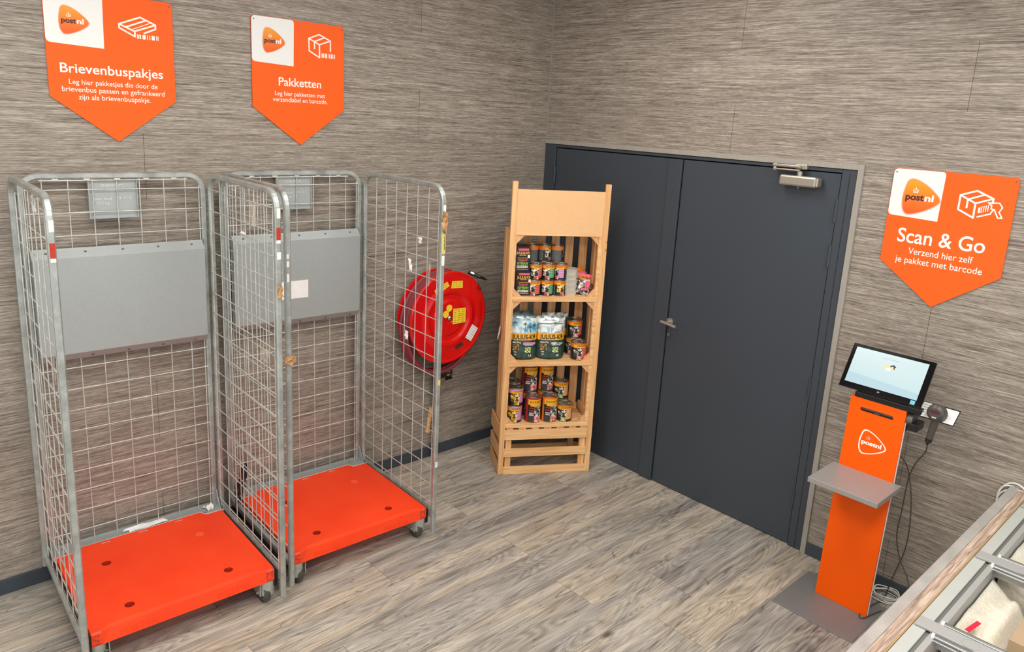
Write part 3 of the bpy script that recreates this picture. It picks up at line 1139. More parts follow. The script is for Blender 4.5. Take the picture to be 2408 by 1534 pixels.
    d.box(-.372, .372, -.318, .290, .118, .150)
    dk = d.build('deck', 'deck', t)
    for x, y in hs:
        MB().lathe([(0, .1515), (.0192, .1515), (.0192, .1790)], 20, mat=Matrix.Translation((x, y, 0))).build('deck_hole', 'deckhole', dk)
    hm = MB().lathe([(0, .1806), (.020, .1803), (.021, .1798)], 20, mat=Matrix.Translation((.205, .125, 0)))
    hm.build('deck_plug', flat('deck_plug_orange', 'ff5a2a', .4) if 'deck_plug_orange' not in bpy.data.materials else bpy.data.materials['deck_plug_orange'], dk)
    for x in (-.165, 0, .165):
        sm = MB()
        sm.box(x - .021, x + .022, .305, .3125, .151, .1785)
        sm.build('slot_clip', 'wire', dk)
    for i, (xa, xb, s_) in enumerate(((.12, .27, 'POSTNL'), (-.27, -.12, 'POSTNL'))):
        tm = MB()
        vs, fs = text_geo(s_, 0, 1.1)
        k = (xb - xa) / max(v.x for v in vs)
        tm.add([(xa + v.x * k, -.3456, .127 + v.y * k * .8) for v in vs], fs)
        tm.build('moulded_text', 'deckmark', dk)
    # rear metal strip with upstand
    st = MB()
    vs, fs = plate_holes([(-.384, .292), (-.294, .292), (-.278, .328), (.278, .328), (.294, .292), (.384, .292), (.384, .404), (-.384, .404)],
                         [circ(x, y, .006, 10) for x, y in ((-.33, .33), (-.33, .372), (.30, .33), (.31, .372), (.36, .365))], .166, .170)
    st.add(vs, fs)
    st.box(-.384, .384, .398, .406, .10, .176)
    rim_highlight = [(-.384, .2935), (-.2945, .2935), (-.2785, .3295), (.2785, .3295), (.2945, .2935), (.384, .2935)]
    st.tube([(x, y, .178) for x, y in rim_highlight], .0028, 6, mi=1)  # raised strip edge, its highlight put into the paler wire colour
    for s in (-1, 1):
        st.prism([(.325, .170), (.375, .170), (.375, .255)][::s], s * .3800, s * .3770, mat=Matrix.Rotation(PI / 2, 4, 'Z'))
    st.build('rear_strip', ['sheet', 'wire'], t)
    un = MB()
    for s in (-1, 1):
        un.box(s * .372, s * .390, -.340, .345, .085, .160)
    un.box(-.37, .37, -.05, .05, .09, .117)
    un.build('chassis', 'gundark', t)
    # casters
    for sx in (-1, 1):
        for sy in (-1, 1):
            x, y = sx * .340, sy * .300
            c = MB()
            if sy < 0:
                # rounded housing, open at the back
                seg = 12
                pr = []
                for i in range(seg + 1):
                    a = PI + PI * i / seg
                    pr.append((x + .034 * math.cos(a) * 1.0 + sx * .010, y - .012 + .034 * math.sin(a)))
                top = [(px, py, .118) for px, py in pr]
                bot = [(px, py, .048) for px, py in pr]
                inn = [(x + sx * .010 + (px - x - sx * .010) * .9, y - .012 + (py - y + .012) * .9, .048) for px, py in pr]
                n = len(pr)
                c.add(top + bot, [(i, i + 1, i + 1 + n, i + n) for i in range(n - 1)], 0, True)
                c.add(bot + inn, [(i, i + 1, i + 1 + n, i + n) for i in range(n - 1)])
                c.add(top, [list(range(n))])
                c.box(x - .028, x - .024, y - .03, y + .045, .045, .118)
                c.box(x + .030, x + .034, y - .03, y + .045, .045, .118)
            else:
                c.box(x - .028, x - .024, y - .03, y + .03, .040, .118)
                c.box(x + .024, x + .028, y - .03, y + .03, .040, .118)
                c.box(x - .028, x + .028, y - .035, y + .035, .110, .118)
            co = c.build('caster', 'galv', t)
            wl = MB().lathe([(0, -.014), (.036, -.014), (.040, -.012), (.046, -.015), (.050, -.009), (.050, .009), (.046, .015), (.040, .012), (.036, .014), (0, .014)], 28,
                            mat=Matrix.Translation((x, y, .050)) @ Matrix.Rotation(PI / 2, 4, 'Y'), mis=[1, 1, 0, 0, 0, 0, 0, 1, 1])
            wl.build('wheel', ['tyre', 'steel'], co)
            MB().tube([(x - .036, y, .052), (x + .036, y, .052)], .006, 8).build('axle_bolt', 'chrome', co)
    return t, sides, pn, bf


M['embossing'] = galv('embossed_highlight', 'd2d6d2', 'e6e8e4', .4, .3)
M['deckmark'] = flat('deck_moulding_orange', 'fb4a1c', .4)
c1, s1, p1, b1 = roll_cage('grey wire roll cage with orange deck, nearest the camera on the far left', (-2.768, -.455, 0), -.030, 3, -.018)
c2, s2, p2, b2 = roll_cage('grey wire roll cage with orange deck, between the other cage and hose reel', (-1.900, -.433, 0), -.036, 8, -.012)


def sticker(parent, name, mat, x0, x1, y0, y1, z0, z1, label=None):
    o = MB().box(x0, x1, y0, y1, z0, z1).build(name, mat, parent)
    if label:
        o['label'] = label
    return o


def scrap(parent, name, mat, loc, w, h, seed, rot=(0, 0, 0), amp=.006, label=None):
    o = crumple(w, h, 4, amp, random.Random(seed)).build(name, mat, parent)
    o.location, o.rotation_euler = loc, rot
    if label:
        o['label'] = label
    return o


FY = -.375 - TR - .0006
for fr_, z in ((s1[0], 1.712), (s1[1], 1.722)):
    sx = -.4 if fr_ is s1[0] else .4
    sticker(fr_, 'sticker', 'redtag', sx - .0085, sx + .0085, FY, FY + .0012, z - .030, z + .022, 'red sticker on front post')
    sticker(fr_, 'sticker', 'paper', sx - .0085, sx + .0085, FY, FY + .0012, z - .044, z - .031)
    sticker(fr_, 'paint_mark', 'paper', sx - .006, sx + .009, FY, FY + .0012, z + .06, z + .10)
sticker(s1[1], 'sticker', 'paper', .392, .409, FY, FY + .0012, 1.612, 1.642)
for z, h in ((1.60, .02), (1.565, .025), (1.50, .035)):
    sticker(s2[0], 'sticker', 'paper', -.408, -.398, FY, FY + .0012, z, z + h)
scrap(s1[0], 'torn_label', 'paper', (-.392, -.06, 1.825), .09, .05, 1, (0, 0, PI / 2), .004, 'torn white paper label')
for i, (y, z, h) in enumerate(((-.27, .75, .5), (-.14, 1.22, .12), (-.15, .30, .3))):
    scrap(s1[0], 'clear_tape', 'film', (-.384, y, z), .030, h, 20 + i, (0, 0, PI / 2), .004)
scrap(s1[1], 'clear_tape', 'film', (.386, -.17, 1.765), .045, .11, 31, (0, 0, PI / 2), .006)
scrap(s1[1], 'paper_scrap', 'paper', (.384, -.06, 1.675), .05, .012, 5, (.6, 0, PI / 2), .004)
scrap(s1[1], 'clear_tape', 'film', (.386, -.26, 1.17), .09, .06, 33, (0, 0, PI / 2), .006)
# right post of the right-hand cage: tape, barcode label, scraps
R2 = s2[1]
sticker(R2, 'barcode_label', 'paleyellow', .390, .411, FY, FY + .0012, 1.560, 1.660, 'pale yellow barcode label')
bl = MB()
rr = random.Random(2)
zz = 1.578
while zz < 1.645:
    h = rr.uniform(.001, .003)
    bl.box(.4015, .4075, FY - .0004, FY, zz, zz + h)
    zz += h + rr.uniform(.001, .003)
bl.build('barcode', 'ink', R2)
sticker(R2, 'sticker', 'paper', .392, .408, FY, FY + .0012, 1.500, 1.550)
sticker(R2, 'paint_mark', 'paper', .393, .408, FY, FY + .0012, 1.745, 1.80)
scrap(R2, 'torn_tape', 'tape', (.398, -.393, 1.715), .035, .10, 9, (0, 0, 0), .008, 'torn brown tape')
scrap(R2, 'paper_scrap', 'paper', (.388, -.20, 1.600), .03, .03, 10, (0, 0, PI / 2), .006)
scrap(R2, 'torn_label', 'paper', (.388, -.12, 1.455), .018, .06, 11, (0, .2, PI / 2), .006)
scrap(R2, 'torn_label', 'paper', (.388, -.10, 1.07), .026, .05, 12, (0, 0, PI / 2), .006)
scrap(R2, 'clear_tape', 'film', (.388, -.29, 1.44), .02, .12, 14, (0, 0, PI / 2), .006)
scrap(R2, 'torn_tape', 'tape', (.386, -.335, .68), .022, .13, 15, (.15, 0, PI / 2), .006, 'hanging strip of torn tape')
sticker(R2, 'sticker', 'paleyellow', .394, .408, FY, FY + .0012, .875, .905)
sticker(R2, 'sticker', 'paper', .393, .407, FY, FY + .0012, .42, .45)
# white sheet and orange label on the right-hand cage
sticker(p2, 'paper_sheet', 'paper', -.122, .040, .3405, .3418, 1.226, 1.322, 'blank white sheet of paper')
scrap(s2[0], 'torn_label', 'tape', (-.398, -.393, 1.155), .05, .04, 17, (0, .5, 0), .006, 'torn rust coloured tape')
scrap(s1[1], 'torn_label', 'tape', (.402, -.394, 1.475), .02, .055, 18, (0, .1, 0), .004)


def world_scrap(name, label, cat, mat, loc, w, h, seed, rz, amp):
    o = crumple(w, h, 6, amp, random.Random(seed), True).build(name, mat)
    o.location = loc
    o.rotation_euler = (0, 0, rz)
    tag(o, label, cat)
    return o


world_scrap('torn_paper', 'torn white paper lying on the left cage behind its orange deck', 'paper', 'paper', (-2.735, -.088, .1705), .18, .045, 41, .05, .004)
world_scrap('crumpled_paper', 'small crumpled white paper in the left cage, at its back right corner', 'paper', 'paper', (-2.425, -.110, .1705), .045, .04, 42, .3, .012)
# black strap hanging in the right cage's back left corner
o = crumple(.055, .20, 6, .010, random.Random(44)).build('black_strap', 'black')
o.location = (-2.262, -.135, .275)
o.rotation_euler = (0, .28, .5)
tag(o, 'crumpled black strap in the right cage, at its back left corner', 'strap')

# ------------------------------------------------------------------ fire hose reel
reel = thing('fire_hose_reel', 'red round fire hose reel on the left wall, seen through the right cage', 'fire hose reel', (-.945, 0, 1.0))
RX = Matrix.Rotation(PI / 2, 4, 'X')       # z -> -y
pr = [(0, .186), (.030, .186), (.036, .190), (.105, .190), (.120, .183), (.145, .183), (.160, .192), (.176, .195), (.192, .190), (.210, .186), (.270, .186), (.284, .190), (.2925, .186), (.2925, .176), (.280, .182), (.05, .180)]
MB().lathe(pr, 72, mat=RX).build('front_disc', 'reelred', reel)
MB().lathe([(0, .052), (.27, .052), (.2875, .048), (.2875, .042), (.02, .040)], 64, mat=RX).build('rear_disc', 'reelred', reel)
MB().lathe([(.16, .052), (.16, .180)], 40, mat=RX).build('drum', 'reelred', reel)
hs_ = MB()
rh = .0135
for layer, (R0, offz) in enumerate(((.235, 0), (.262, -.004), (.286, -.018))):
    n = 4 if layer < 2 else 3
    for k in range(n):
        yy = -(.068 + .028 * k + (.014 if layer % 2 else 0))
        jj = random.uniform(-.004, .004)
        hs_.tube([((R0 + jj) * (.96 if layer == 2 else 1) * math.cos(a), yy, (-.052 if layer == 2 else offz) + (R0 + jj) * (1.11 if layer == 2 else 1) * math.sin(a)) for a in [i * 2 * PI / 56 for i in range(56)]], rh, 8, closed=True)
hs_.build('hose', 'hose', reel)
b = MB()
b.tube([(0, 0, 0), (0, -.045, 0)], .05, 20)
b.box(-.06, .06, -.012, 0, -.14, .14, bev=.003)
b.build('wall_bracket', 'reelred', reel)
MB().lathe([(0, .200), (.008, .200), (.012, .196), (.016, .194), (.016, .189)], 12, mat=RX).build('hub_bolt', 'chrome', reel)


def rsticker(pts, mat, name, lines=0, y=-.1955):
    q = [(x + .945, z - 1.0) for x, z in pts]
    s_ = MB().prism(q[::-1], y - .0010, y).build(name, mat, reel)
    if lines:
        l_ = MB()
        p = [Vector(v) for v in q]
        for i in range(lines):
            for j in range(3):
                f0 = (i + .7) / (lines + .4)
                a = p[0].lerp(p[3], f0).lerp(p[1].lerp(p[2], f0), .08 + j * .3)
                c = p[0].lerp(p[3], f0).lerp(p[1].lerp(p[2], f0), .08 + j * .3 + random.Random(i * 7 + j).uniform(.1, .27))
                l_.stroke([tuple(a), tuple(c)], .0018, y - .0014, y - .0009)
        l_.build('fine_print', 'ink', s_)
    return s_


YS = -.1965
rsticker([(-1.071, 1.189), (-.975, 1.234), (-.957, 1.205), (-1.057, 1.155)], 'yellow', 'inspection_sticker', 2, YS + .004)
rsticker([(-.938, 1.233), (-.854, 1.227), (-.853, 1.182), (-.943, 1.188)], 'yellow', 'inspection_sticker', 3, YS + .004)
rsticker([(-.924, 1.057), (-.824, 1.051), (-.823, .958), (-.926, .957)], 'yellow', 'inspection_sticker', 7, YS)
rsticker([(-.761, .932), (-.712, .899), (-.768, .821), (-.815, .853)], 'paper', 'info_sticker', 6, YS + .004)
rsticker([(-.892, .806), (-.837, .825), (-.829, .807), (-.884, .788)], 'ink', 'black_plate', 0, YS + .004)
for cx, cz in ((-.956, 1.065), (-.980, 1.029)):
    rsticker([(cx + .023 * math.cos(a), cz + .023 * math.sin(a)) for a in [-i * PI / 9 for i in range(18)]], 'yellow', 'round_sticker', 0, YS)
nz_ = MB()
nz_.tube([(.185, -.13, .262), (.225, -.17, .240), (.240, -.19, .232)], .011, 10)
nz_.tube([(.240, -.19, .232), (.275, -.20, .216)], .009, 10, r2=.006)
nz_.build('nozzle', 'black', reel)
MB().tube([(.275, -.20, .216), (.286, -.202, .211)], .007, 10).build('nozzle_tip', 'chrome', reel)
MB().tube([(.195, -.14, .257), (.212, -.155, .249)], .016, 10).build('nozzle_collar', 'chrome', reel)
nz_ = MB().tube([(.210, -.17, .245), (.220, -.195, .20), (.226, -.198, .165)], .0016, 5)
nz_.lathe([(0, .006), (.009, .004), (.010, 0), (0, -.002)], 12, mat=Matrix.Translation((.226, -.200, .162)) @ RX)
nz_.build('nozzle_cord', 'ink', reel)
pp = thing('water_pipe', 'brown water pipe with stop valve under the hose reel', 'pipe', (-.930, -.05, 0))
MB().tube([(0, .0, .0), (0, 0, .52)], .014, 12).build('pipe', 'pipe', pp)
v_ = MB()
v_.tube([(0, 0, .45), (0, 0, .53)], .018, 12)
v_.tube([(0, 0, .53), (0, -.005, .62), (.02, -.01, .66)], .020, 12)
v_.tube([(0, -.01, .585), (.055, -.02, .588)], .022, 14)
v_.build('stop_valve', 'black', pp)
MB().tube([(0, 0, .475), (0, 0, .50)], .020, 12).build('union_nut', 'chrome', pp)
v_ = MB()
v_.tube([(.080 + .026 * math.cos(a), -.03, .588 + .026 * math.sin(a)) for a in [i * PI / 8 for i in range(16)]], .006, 6, closed=True)
v_.box(.055, .110, -.036, -.024, .545, .560, bev=.003)
v_.tube([(.05, -.025, .588), (.105, -.03, .588)], .005, 6)
v_.build('hand_wheel', 'black', pp)
MB().tube([(0, 0, .20), (0, .048, .20)], .006, 8).build('pipe_clip', 'steel', pp)

# ------------------------------------------------------------------ pine crate display rack
RA = math.atan2(-.5183, .8552)
RO = Vector((-.736, -.487, 0))
E1, E2 = Vector((.8552, -.5183, 0)), Vector((.5183, .8552, 0))


def rk(a, d, z=0.0):
    return RO + E1 * a + E2 * d + Vector((0, 0, z))


rack = thing('display_rack', 'tall pine rack of stacked crates holding pet food, in front of the door', 'display rack', RO, RA)
for x in (-.008, .566):
    MB().box(x, x + .034, 0, .020, 0, 1.868, bev=.002).build('post', 'pine_v', rack)
hp = MB().box(.026, .566, .004, .014, 1.568, 1.822, bev=.001).build('header_panel', 'mdf', rack)
hm = MB()
for i, x in enumerate((.10, .285, .47)):
    for j in range(5):
        hm.box(x - .02 + .004 * (j % 2), x + .02 - .006 * (j % 3), .0034, .004, 1.70 + .012 * j, 1.707 + .012 * j)
hm.build('faded_print', flat('faded_white_print', 'e6bd92', .6), hp)
DEP = .262


def crate(z0, z1, first):
    c = MB()
    # front frame: rails and stiles of the open side
    c.box(.026, .566, .002, .022, z0 - (.030 if z0 > .5 else .004), z0, bev=.0015)
    if first:
        c.box(.026, .566, .0035, .022, z1 - .014, z1 + .008, bev=.002)
    for x, xe in ((.026, .034), (.546, .566)):
        c.box(x, xe, .0045, .022, z0 - .001, z1 - (.013 if first else 0))
    co = c.build('crate', 'pine_h', rack)
    for ya, yb in ([(.022, DEP - .012)] if z0 > .5 else [(.022, .088), (.104, .172), (.188, .250)]):
        MB().box(.036, .564, ya, yb, z0 - .010, z0, bev=.001).build('floor_board', 'pine_h', co)
    MB().box(.036, .564, .022, DEP - .012, z1 - .004, z1 + .006).build('top_board', 'pine_h', co) if first else None
    sl = .030
    for i in range(6):
        x = .040 + .0925 * i
        MB().box(x, x + .052, DEP - .010, DEP, z0 - .025, z1 + .004, bev=.001).build('back_slat', 'pine_v', co)
    for zz in (z0, z1 - .045):
        MB().box(.040, .560, DEP - .020, DEP - .010, zz, zz + .042, bev=.001).build('back_rail', 'pine_h', co)
    for s, xx in ((0, .006), (1, .580)):
        for y0, y1 in ((.024, .078), (.100, .155), (.178, .235)):
            MB().box(xx, xx + .010, y0, y1, z0 - .025, z1 + .004, bev=.001).build('side_slat', 'pine_v', co)
        xi = .018 if s == 0 else .568
        for zz in (z0, z1 - .045):
            MB().box(xi, xi + .012, .024, DEP - .012, zz, zz + .058 * (zz == z0) + .042 * (zz != z0), bev=.001).build('side_rail', 'pine_y', co)
    # triangular corner blocks
    g_ = .052
    for sx, x in ((1, .034), (-1, .546)):
        for sz, z in ((1, z0), (-1, z1 - (.014 if first else 0))):
            tri = [(x, z), (x + sx * g_, z), (x, z + sz * g_)]
            MB().prism(tri, .010, .026).build('corner_block', 'pine_y', co)


crate(1.170, 1.562, True)
crate(.755, 1.140, False)
crate(.340, .725, False)
# base crate, upside down and deeper
base = MB()
BD = .300
for z0, z1 in ((.0, .050), (.120, .174), (.236, .302)):
    base.box(.026, .566, -.002, .014, z0, z1, bev=.002)
bo = base.build('base_crate', 'pine_h', rack)
for x in (.036, .526):
    for y in (.016, BD - .04):
        MB().box(x, x + .038, y, y + .024, 0.0, .300, bev=.001).build('corner_post', 'pine_v', bo)
for s, xx in ((0, -.008), (1, .598)):
    for z0, z1 in ((.004, .066), (.105, .180), (.225, .330)):
        MB().box(xx, xx + .011, .022, BD, z0, z1, bev=.001).build('side_board', 'pine_y', bo)
for z0, z1 in ((.004, .066), (.105, .180), (.225, .300)):
    MB().box(.0, .600, BD, BD + .010, z0, z1, bev=.001).build('rear_board', 'pine_h', bo)
MB().box(.026, .566, .000, .018, .316, .3345, bev=.0015).build('front_rail', 'pine_h', bo)
ga = [.036, .078, .113, .161, .198, .246, .280, .327, .363, .409, .446, .492, .520, .564]
for i in range(0, 14, 2):
    MB().box(ga[i], ga[i + 1], .003, BD - .004, .303, .3155).build('top_slat', 'pine_y', bo)


# --- packs
def cyl_fn(r):
    return lambda p: Vector((r * math.sin(p.x / r), -r * math.cos(p.x / r), p.z))


def can_meshes(name, r, h, scheme):
    """returns [(part name, mesh, parent index)]"""
    parts = []
    b = MB().lathe([(0, 0), (r - .003, 0), (r, .003), (r, h - .004), (r + .0006, h - .002), (r, h), (r - .003, h), (r - .0035, h - .004), (0, h - .004)], 28)
    parts.append(('tin_body', b.build('tin_body', 'tin')))
    l = MB()
    mats = scheme['mats']
    NA, rows = 36, scheme['rows']
    for j in range(len(rows) - 1):
        z0, z1 = .005 + (h - .011) * rows[j], .005 + (h - .011) * rows[j + 1]
        for i in range(NA):
            a0, a1 = -180 + 360 * i / NA, -180 + 360 * (i + 1) / NA
            mi = scheme['fn']((a0 + a1) / 2, (rows[j] + rows[j + 1]) / 2)
            P_ = [Vector(((r + .0005) * math.sin(math.radians(a)), -(r + .0005) * math.cos(math.radians(a)), z)) for a, z in ((a0, z0), (a1, z0), (a1, z1), (a0, z1))]
            l.add(P_, [(0, 1, 2, 3)], mi, True)
    lo = l.build('label', mats)
    weld(lo)
    parts.append(('label', lo))
    t_ = MB()
    f = cyl_fn(r + .0009)
    bw = scheme['brand']
    text(t_, 'JULIUS-K9', bw[0] * r, bw[1] * r, h * bw[2], fn=f, bold=.02, caph=h * bw[3])
    parts.append(('brand_text', t_.build('brand_text', 'p_dark')))
    if 'white' in scheme:
        t_ = MB()
        for s, xa, xb, zb, ch in scheme['white']:
            text(t_, s, xa * r, xb * r, zb * h, fn=f, bold=.03, caph=ch * h)
        parts.append(('product_text', t_.build('product_text', 'print')))
    rg = MB().tube([(.009 * math.cos(a) + r * .45, .006 * math.sin(a), h - .0025) for a in [i * PI / 6 for i in range(12)]], .0012, 5, closed=True)
    rg.box(r * .45 - .004, r * .45 + .018, -.003, .003, h - .004, h - .002)
    parts.append(('pull_ring', rg.build('pull_ring', 'chrome')))
    for _, o_ in parts:
        COL.objects.unlink(o_)
    return parts


def small_scheme(panel, photo='p_photo', band='p_yellow', food='p_food', base='p_orange'):
    mats = [base, band, photo, panel, 'p_info', 'p_dark', food]

    def fn(a, v):
        if v > .90:
            return 0
        if v > .74:
            return 1 if abs(a) < 62 else 0
        if abs(a) > 62:
            return 4 if abs(a) > 75 else 5
        if a > 8 and a < 56:
            return 3 if v > .12 else 5
        if v < .24:
            return 6 if a > -32 else 5
        return 2
    return dict(mats=mats, rows=[0, .12, .24, .5, .74, .90, 1.0], fn=fn, brand=(-.55, .75, .79, .07))


def tall_scheme(edge, food, txtcol):
    mats = [edge, 'p_yellow', 'p_photo', food, 'p_dark', 'p_infodk', txtcol]

    def fn(a, v):
        if v > .94:
            return 0
        if v > .72 and abs(a) < 62:
            return 1
        if v > .66 and abs(a) < 44:
            return 1
        if abs(a) > 62:
            return 0 if abs(a) < 84 else 5
        if v < .26 and a > -8:
            return 3
        if a < -8:
            return 6 if .44 < v < .60 and a > -52 else (5 if v < .26 else 4)
        return 2
    return dict(mats=mats, rows=[0, .12, .26, .44, .60, .66, .72, .94, 1.0], fn=fn, brand=(-.8, .9, .79, .055),
                white=[('ADULT', -.85, -.22, .36, .045), ('MENU', -.85, -.22, .29, .045)])


M['p_redtext'] = stripes('print_red_words', '241a1a', 'c8382e', 55)
CANS = {
    'red': (.039, .100, small_scheme('p_red')),
    'green': (.039, .100, small_scheme('p_green')),
    'pink': (.039, .100, small_scheme('p_pink')),
    'yellow': (.039, .100, small_scheme('p_dark', 'p_photo_y')),
    'L_red': (.050, .115, small_scheme('p_red')),
    'L_pink': (.050, .115, small_scheme('p_pink', 'p_photo_y', food='p_photo_y', base='p_pink')),
    'L_peach': (.050, .115, small_scheme('p_peach', food='p_foodg')),
    'T_red': (.051, .172, tall_scheme('p_crimson', 'p_pinkfood', 'p_redtext')),
    'T_orange': (.051, .172, tall_scheme('p_amber', 'p_food', 'p_redtext')),
}
_cm = {}


def can(kind, a, d, z, spin, label, group):
    if kind not in _cm:
        _cm[kind] = can_meshes(kind, *CANS[kind])
    t = thing('food_can', label, 'can', rk(a, d, z), RA + math.radians(spin), group)
    for nm, o_ in _cm[kind]:
        c = o_.copy()
        COL.objects.link(c)
        c.parent = t
    return t


GT, GL, GM = 'small cans in the top crate', 'cans in the bottom crate', 'cans in the middle crate'
cx3 = (.172, .252, .332)
kb = ('red', 'green', 'yellow')
km = ('red', 'green', 'pink')
kt = ('red', 'green', 'pink')
nb = ('red', 'green', 'yellow')
pos3 = ('beside the black boxes', 'in the middle column', 'beside the foil trays')
spb, spm, spt = (-12, 0, 25), (5, -10, -45), (130, 50, 110)
for i in range(3):
    can(kb[i], cx3[i], .062, 1.1705, spb[i], f'small {nb[i]} labelled pet food can, front of top crate, bottom layer {pos3[i]}', GT)
    can(km[i], cx3[i] + .004, .063, 1.2710, spm[i], f'small {km[i]} labelled pet food can, front of top crate, upper layer {pos3[i]}', GT)
    can(kt[i], cx3[i] - .004, .148, 1.3715, spt[i], f'small {("orange banded grey backed", "green", "pink banded grey backed")[i]} can, topmost of the rear column {pos3[i]}', GT)
    for lv, z in (('bottom', 1.1705), ('second', 1.2710)):
        can(kt[i], cx3[i] - .004, .148, z, spt[i] + 20, f'small can hidden in the rear column, {lv} layer, {pos3[i]}', GT)

# two black boxes
def carton(a0, z0, label, dy=0):
    w, d, h = .092, .120, .150
    t = thing('food_box', label, 'box', rk(a0 + w / 2, .036 + dy, z0), RA + .03, 'black pet food boxes in the top crate')
    MB().box(-w / 2, w / 2, 0, d, 0, h, bev=.001).build('carton', 'p_dark', t)
    MB().box(-w / 2 - .0005, -w / 2, .004, d - .004, .004, h - .004).build('side_print', 'p_purple', t)
    mm = MB().box(-.030, .036, -.0008, 0, h - .022, h - .008)
    mm.build('orange_band', 'p_hotpink', t)
    mm = MB()
    text(mm, 'JULIUS-K9', -.042, .040, h - .042, y=-.0009, bold=.03, caph=.014)
    mm.box(-.032, .034, -.0009, 0, h - .068, h - .065)
    mm.box(-.032, .034, -.0009, 0, .012, .015)
    mm.build('yellow_print', 'p_yellow', t)
    mm = MB()
    text(mm, 'TOPJAVIT', -.030, .030, h - .087, y=-.0009, bold=.03, caph=.012)
    mm.build('pink_word', 'p_hotpink', t)
    mm = MB()
    text(mm, 'NYMAN', -.034, .032, h - .108, y=-.0009, bold=.03, caph=.016)
    mm.build('green_word', 'p_lime', t)
    mm = MB()
    text(mm, 'SZOSZBAN', -.036, .032, .022, y=-.0009, bold=.03, caph=.015)
    mm.box(.030, .044, -.0009, 0, h - .066, h - .048)
    text(mm, 'ADULT MENU', -.022, .020, h - .052, y=-.0009, caph=.006)
    mm.build('white_word', 'print', t)


carton(.052, 1.1705, 'black and green lettered pet food box at the left of the top crate, lower one')
carton(.040, 1.3210, 'black and green lettered pet food box at the left of the top crate, upper one', .004)

# foil trays
ft0 = None
tl = ('lowest', 'second lowest', 'middle', 'second highest', 'topmost')
for i in range(5):
    z = 1.1705 + .0335 * i
    t = thing('foil_tray', f'ribbed foil pet food tray, {tl[i]} of the stack of five in the top crate', 'tray', rk(.400 + random.uniform(-.002, .002), .075, z), RA + random.uniform(-.05, .05), 'foil trays in the top crate')
    if ft0 is None:
        b = MB()
        NN = 64
        pts = []
        for lv, (s_, zz) in enumerate(((.86, 0), (1.0, .029), (1.05, .030), (1.05, .0325))):
            ring = []
            for k in range(NN):
                a = 2 * PI * k / NN
                q = 1 / (abs(math.cos(a)) ** 4 + abs(math.sin(a)) ** 4) ** .25
                rr_ = s_ * (1 + (.03 * (1 if k % 2 else -1) if lv < 2 else 0))
                ring.append((.040 * q * math.cos(a) * rr_, .048 * q * math.sin(a) * rr_, zz))
            pts.append(ring)
        for A, B in zip(pts, pts[1:]):
            b.add(A + B, [(k, (k + 1) % NN, (k + 1) % NN + NN, k + NN) for k in range(NN)])
        b.add(pts[0], [list(range(NN))[::-1]])
        b.add(pts[-1], [list(range(NN))])
        ft0 = b.build('tray_shell', 'foil', t)
    else:
        c = ft0.copy()
        COL.objects.link(c)
        c.parent = t


def pouch(name, label, a, d, z, w, h, th, rz, tilt, roll, bands, texts, group, cat='pouch', fluted=True):
    """stand-up pouch: rounded pillow mesh, colour bands by height; local front is -y"""
    t = thing(name, label, cat, rk(a, d, z), RA + rz, group)
    t.rotation_euler = (tilt, roll, RA + rz)
    nx, nz2 = 14, 18
    mats = []
    for _, mm in bands:
        if mm not in mats:
            mats.append(mm)
    b = MB()

    def P_(u, v, side):
        e = max(0.0, 1 - abs(u) ** 2.6)
        prof = (1 - v) ** .6 * .9 + .12 if v < .93 else .03
        y = side * th / 2 * math.sqrt(e) * min(1, prof)
        if v > .9:
            y *= .3
        x = u * w / 2 * (1 + (.02 * math.sin(v * 9)))
        return Vector((x, y + .0015 * math.sin(u * 9 + v * 14) * (1 if side < 0 else 0), v * h + (.012 * (u * u) if v < .01 else 0)))
    for side in (-1, 1):
        for j in range(nz2):
            for i in range(nx):
                u0, u1 = -1 + 2 * i / nx, -1 + 2 * (i + 1) / nx
                v0, v1 = j / nz2, (j + 1) / nz2
                vm, um = (v0 + v1) / 2, (u0 + u1) / 2
                mm = bands[-1][1]
                for lim, q in bands:
                    if vm < lim:
                        mm = q
                        break
                b.add([P_(u0, v0, side), P_(u1, v0, side), P_(u1, v1, side), P_(u0, v1, side)], [(0, 1, 2, 3)], mats.index(mm), True)
    # gusset bottom
    bt = [P_(-1 + 2 * i / nx, 0, -1) for i in range(nx + 1)] + [P_(1 - 2 * i / nx, 0, 1) for i in range(nx + 1)]
    b.add(bt, [list(range(len(bt)))], 0)
    o_ = b.build('pouch_body', mats, t)
    weld(o_, 1e-4)
    for nm, mt_, items in texts:
        mm = MB()
        for it in items:
            if it[0] == 'r':
                _, x0, x1, z0, z1 = it
                ns = 6
                for s_ in range(ns):
                    xa, xb = x0 + (x1 - x0) * s_ / ns, x0 + (x1 - x0) * (s_ + 1) / ns
                    pts = []
                    for X, Z in ((xa, z0), (xb, z0), (xb, z1), (xa, z1)):
                        q = P_(X / (w / 2), Z / h, -1)
                        pts.append(Vector((X, q.y - .0028, Z)))
                    mm.add(pts, [(0, 1, 2, 3)])
            else:
                s, x0, x1, zb, ch = it[:5]

                def f(p):
                    q = P_(max(-1, min(1, p.x / (w / 2))), max(0, min(1, p.z / h)), -1)
                    return Vector((p.x, q.y - .0022, p.z))
                text(mm, s, x0, x1, zb, fn=f, bold=.02, caph=ch)
        mm.build(nm, mt_, t)
    return t


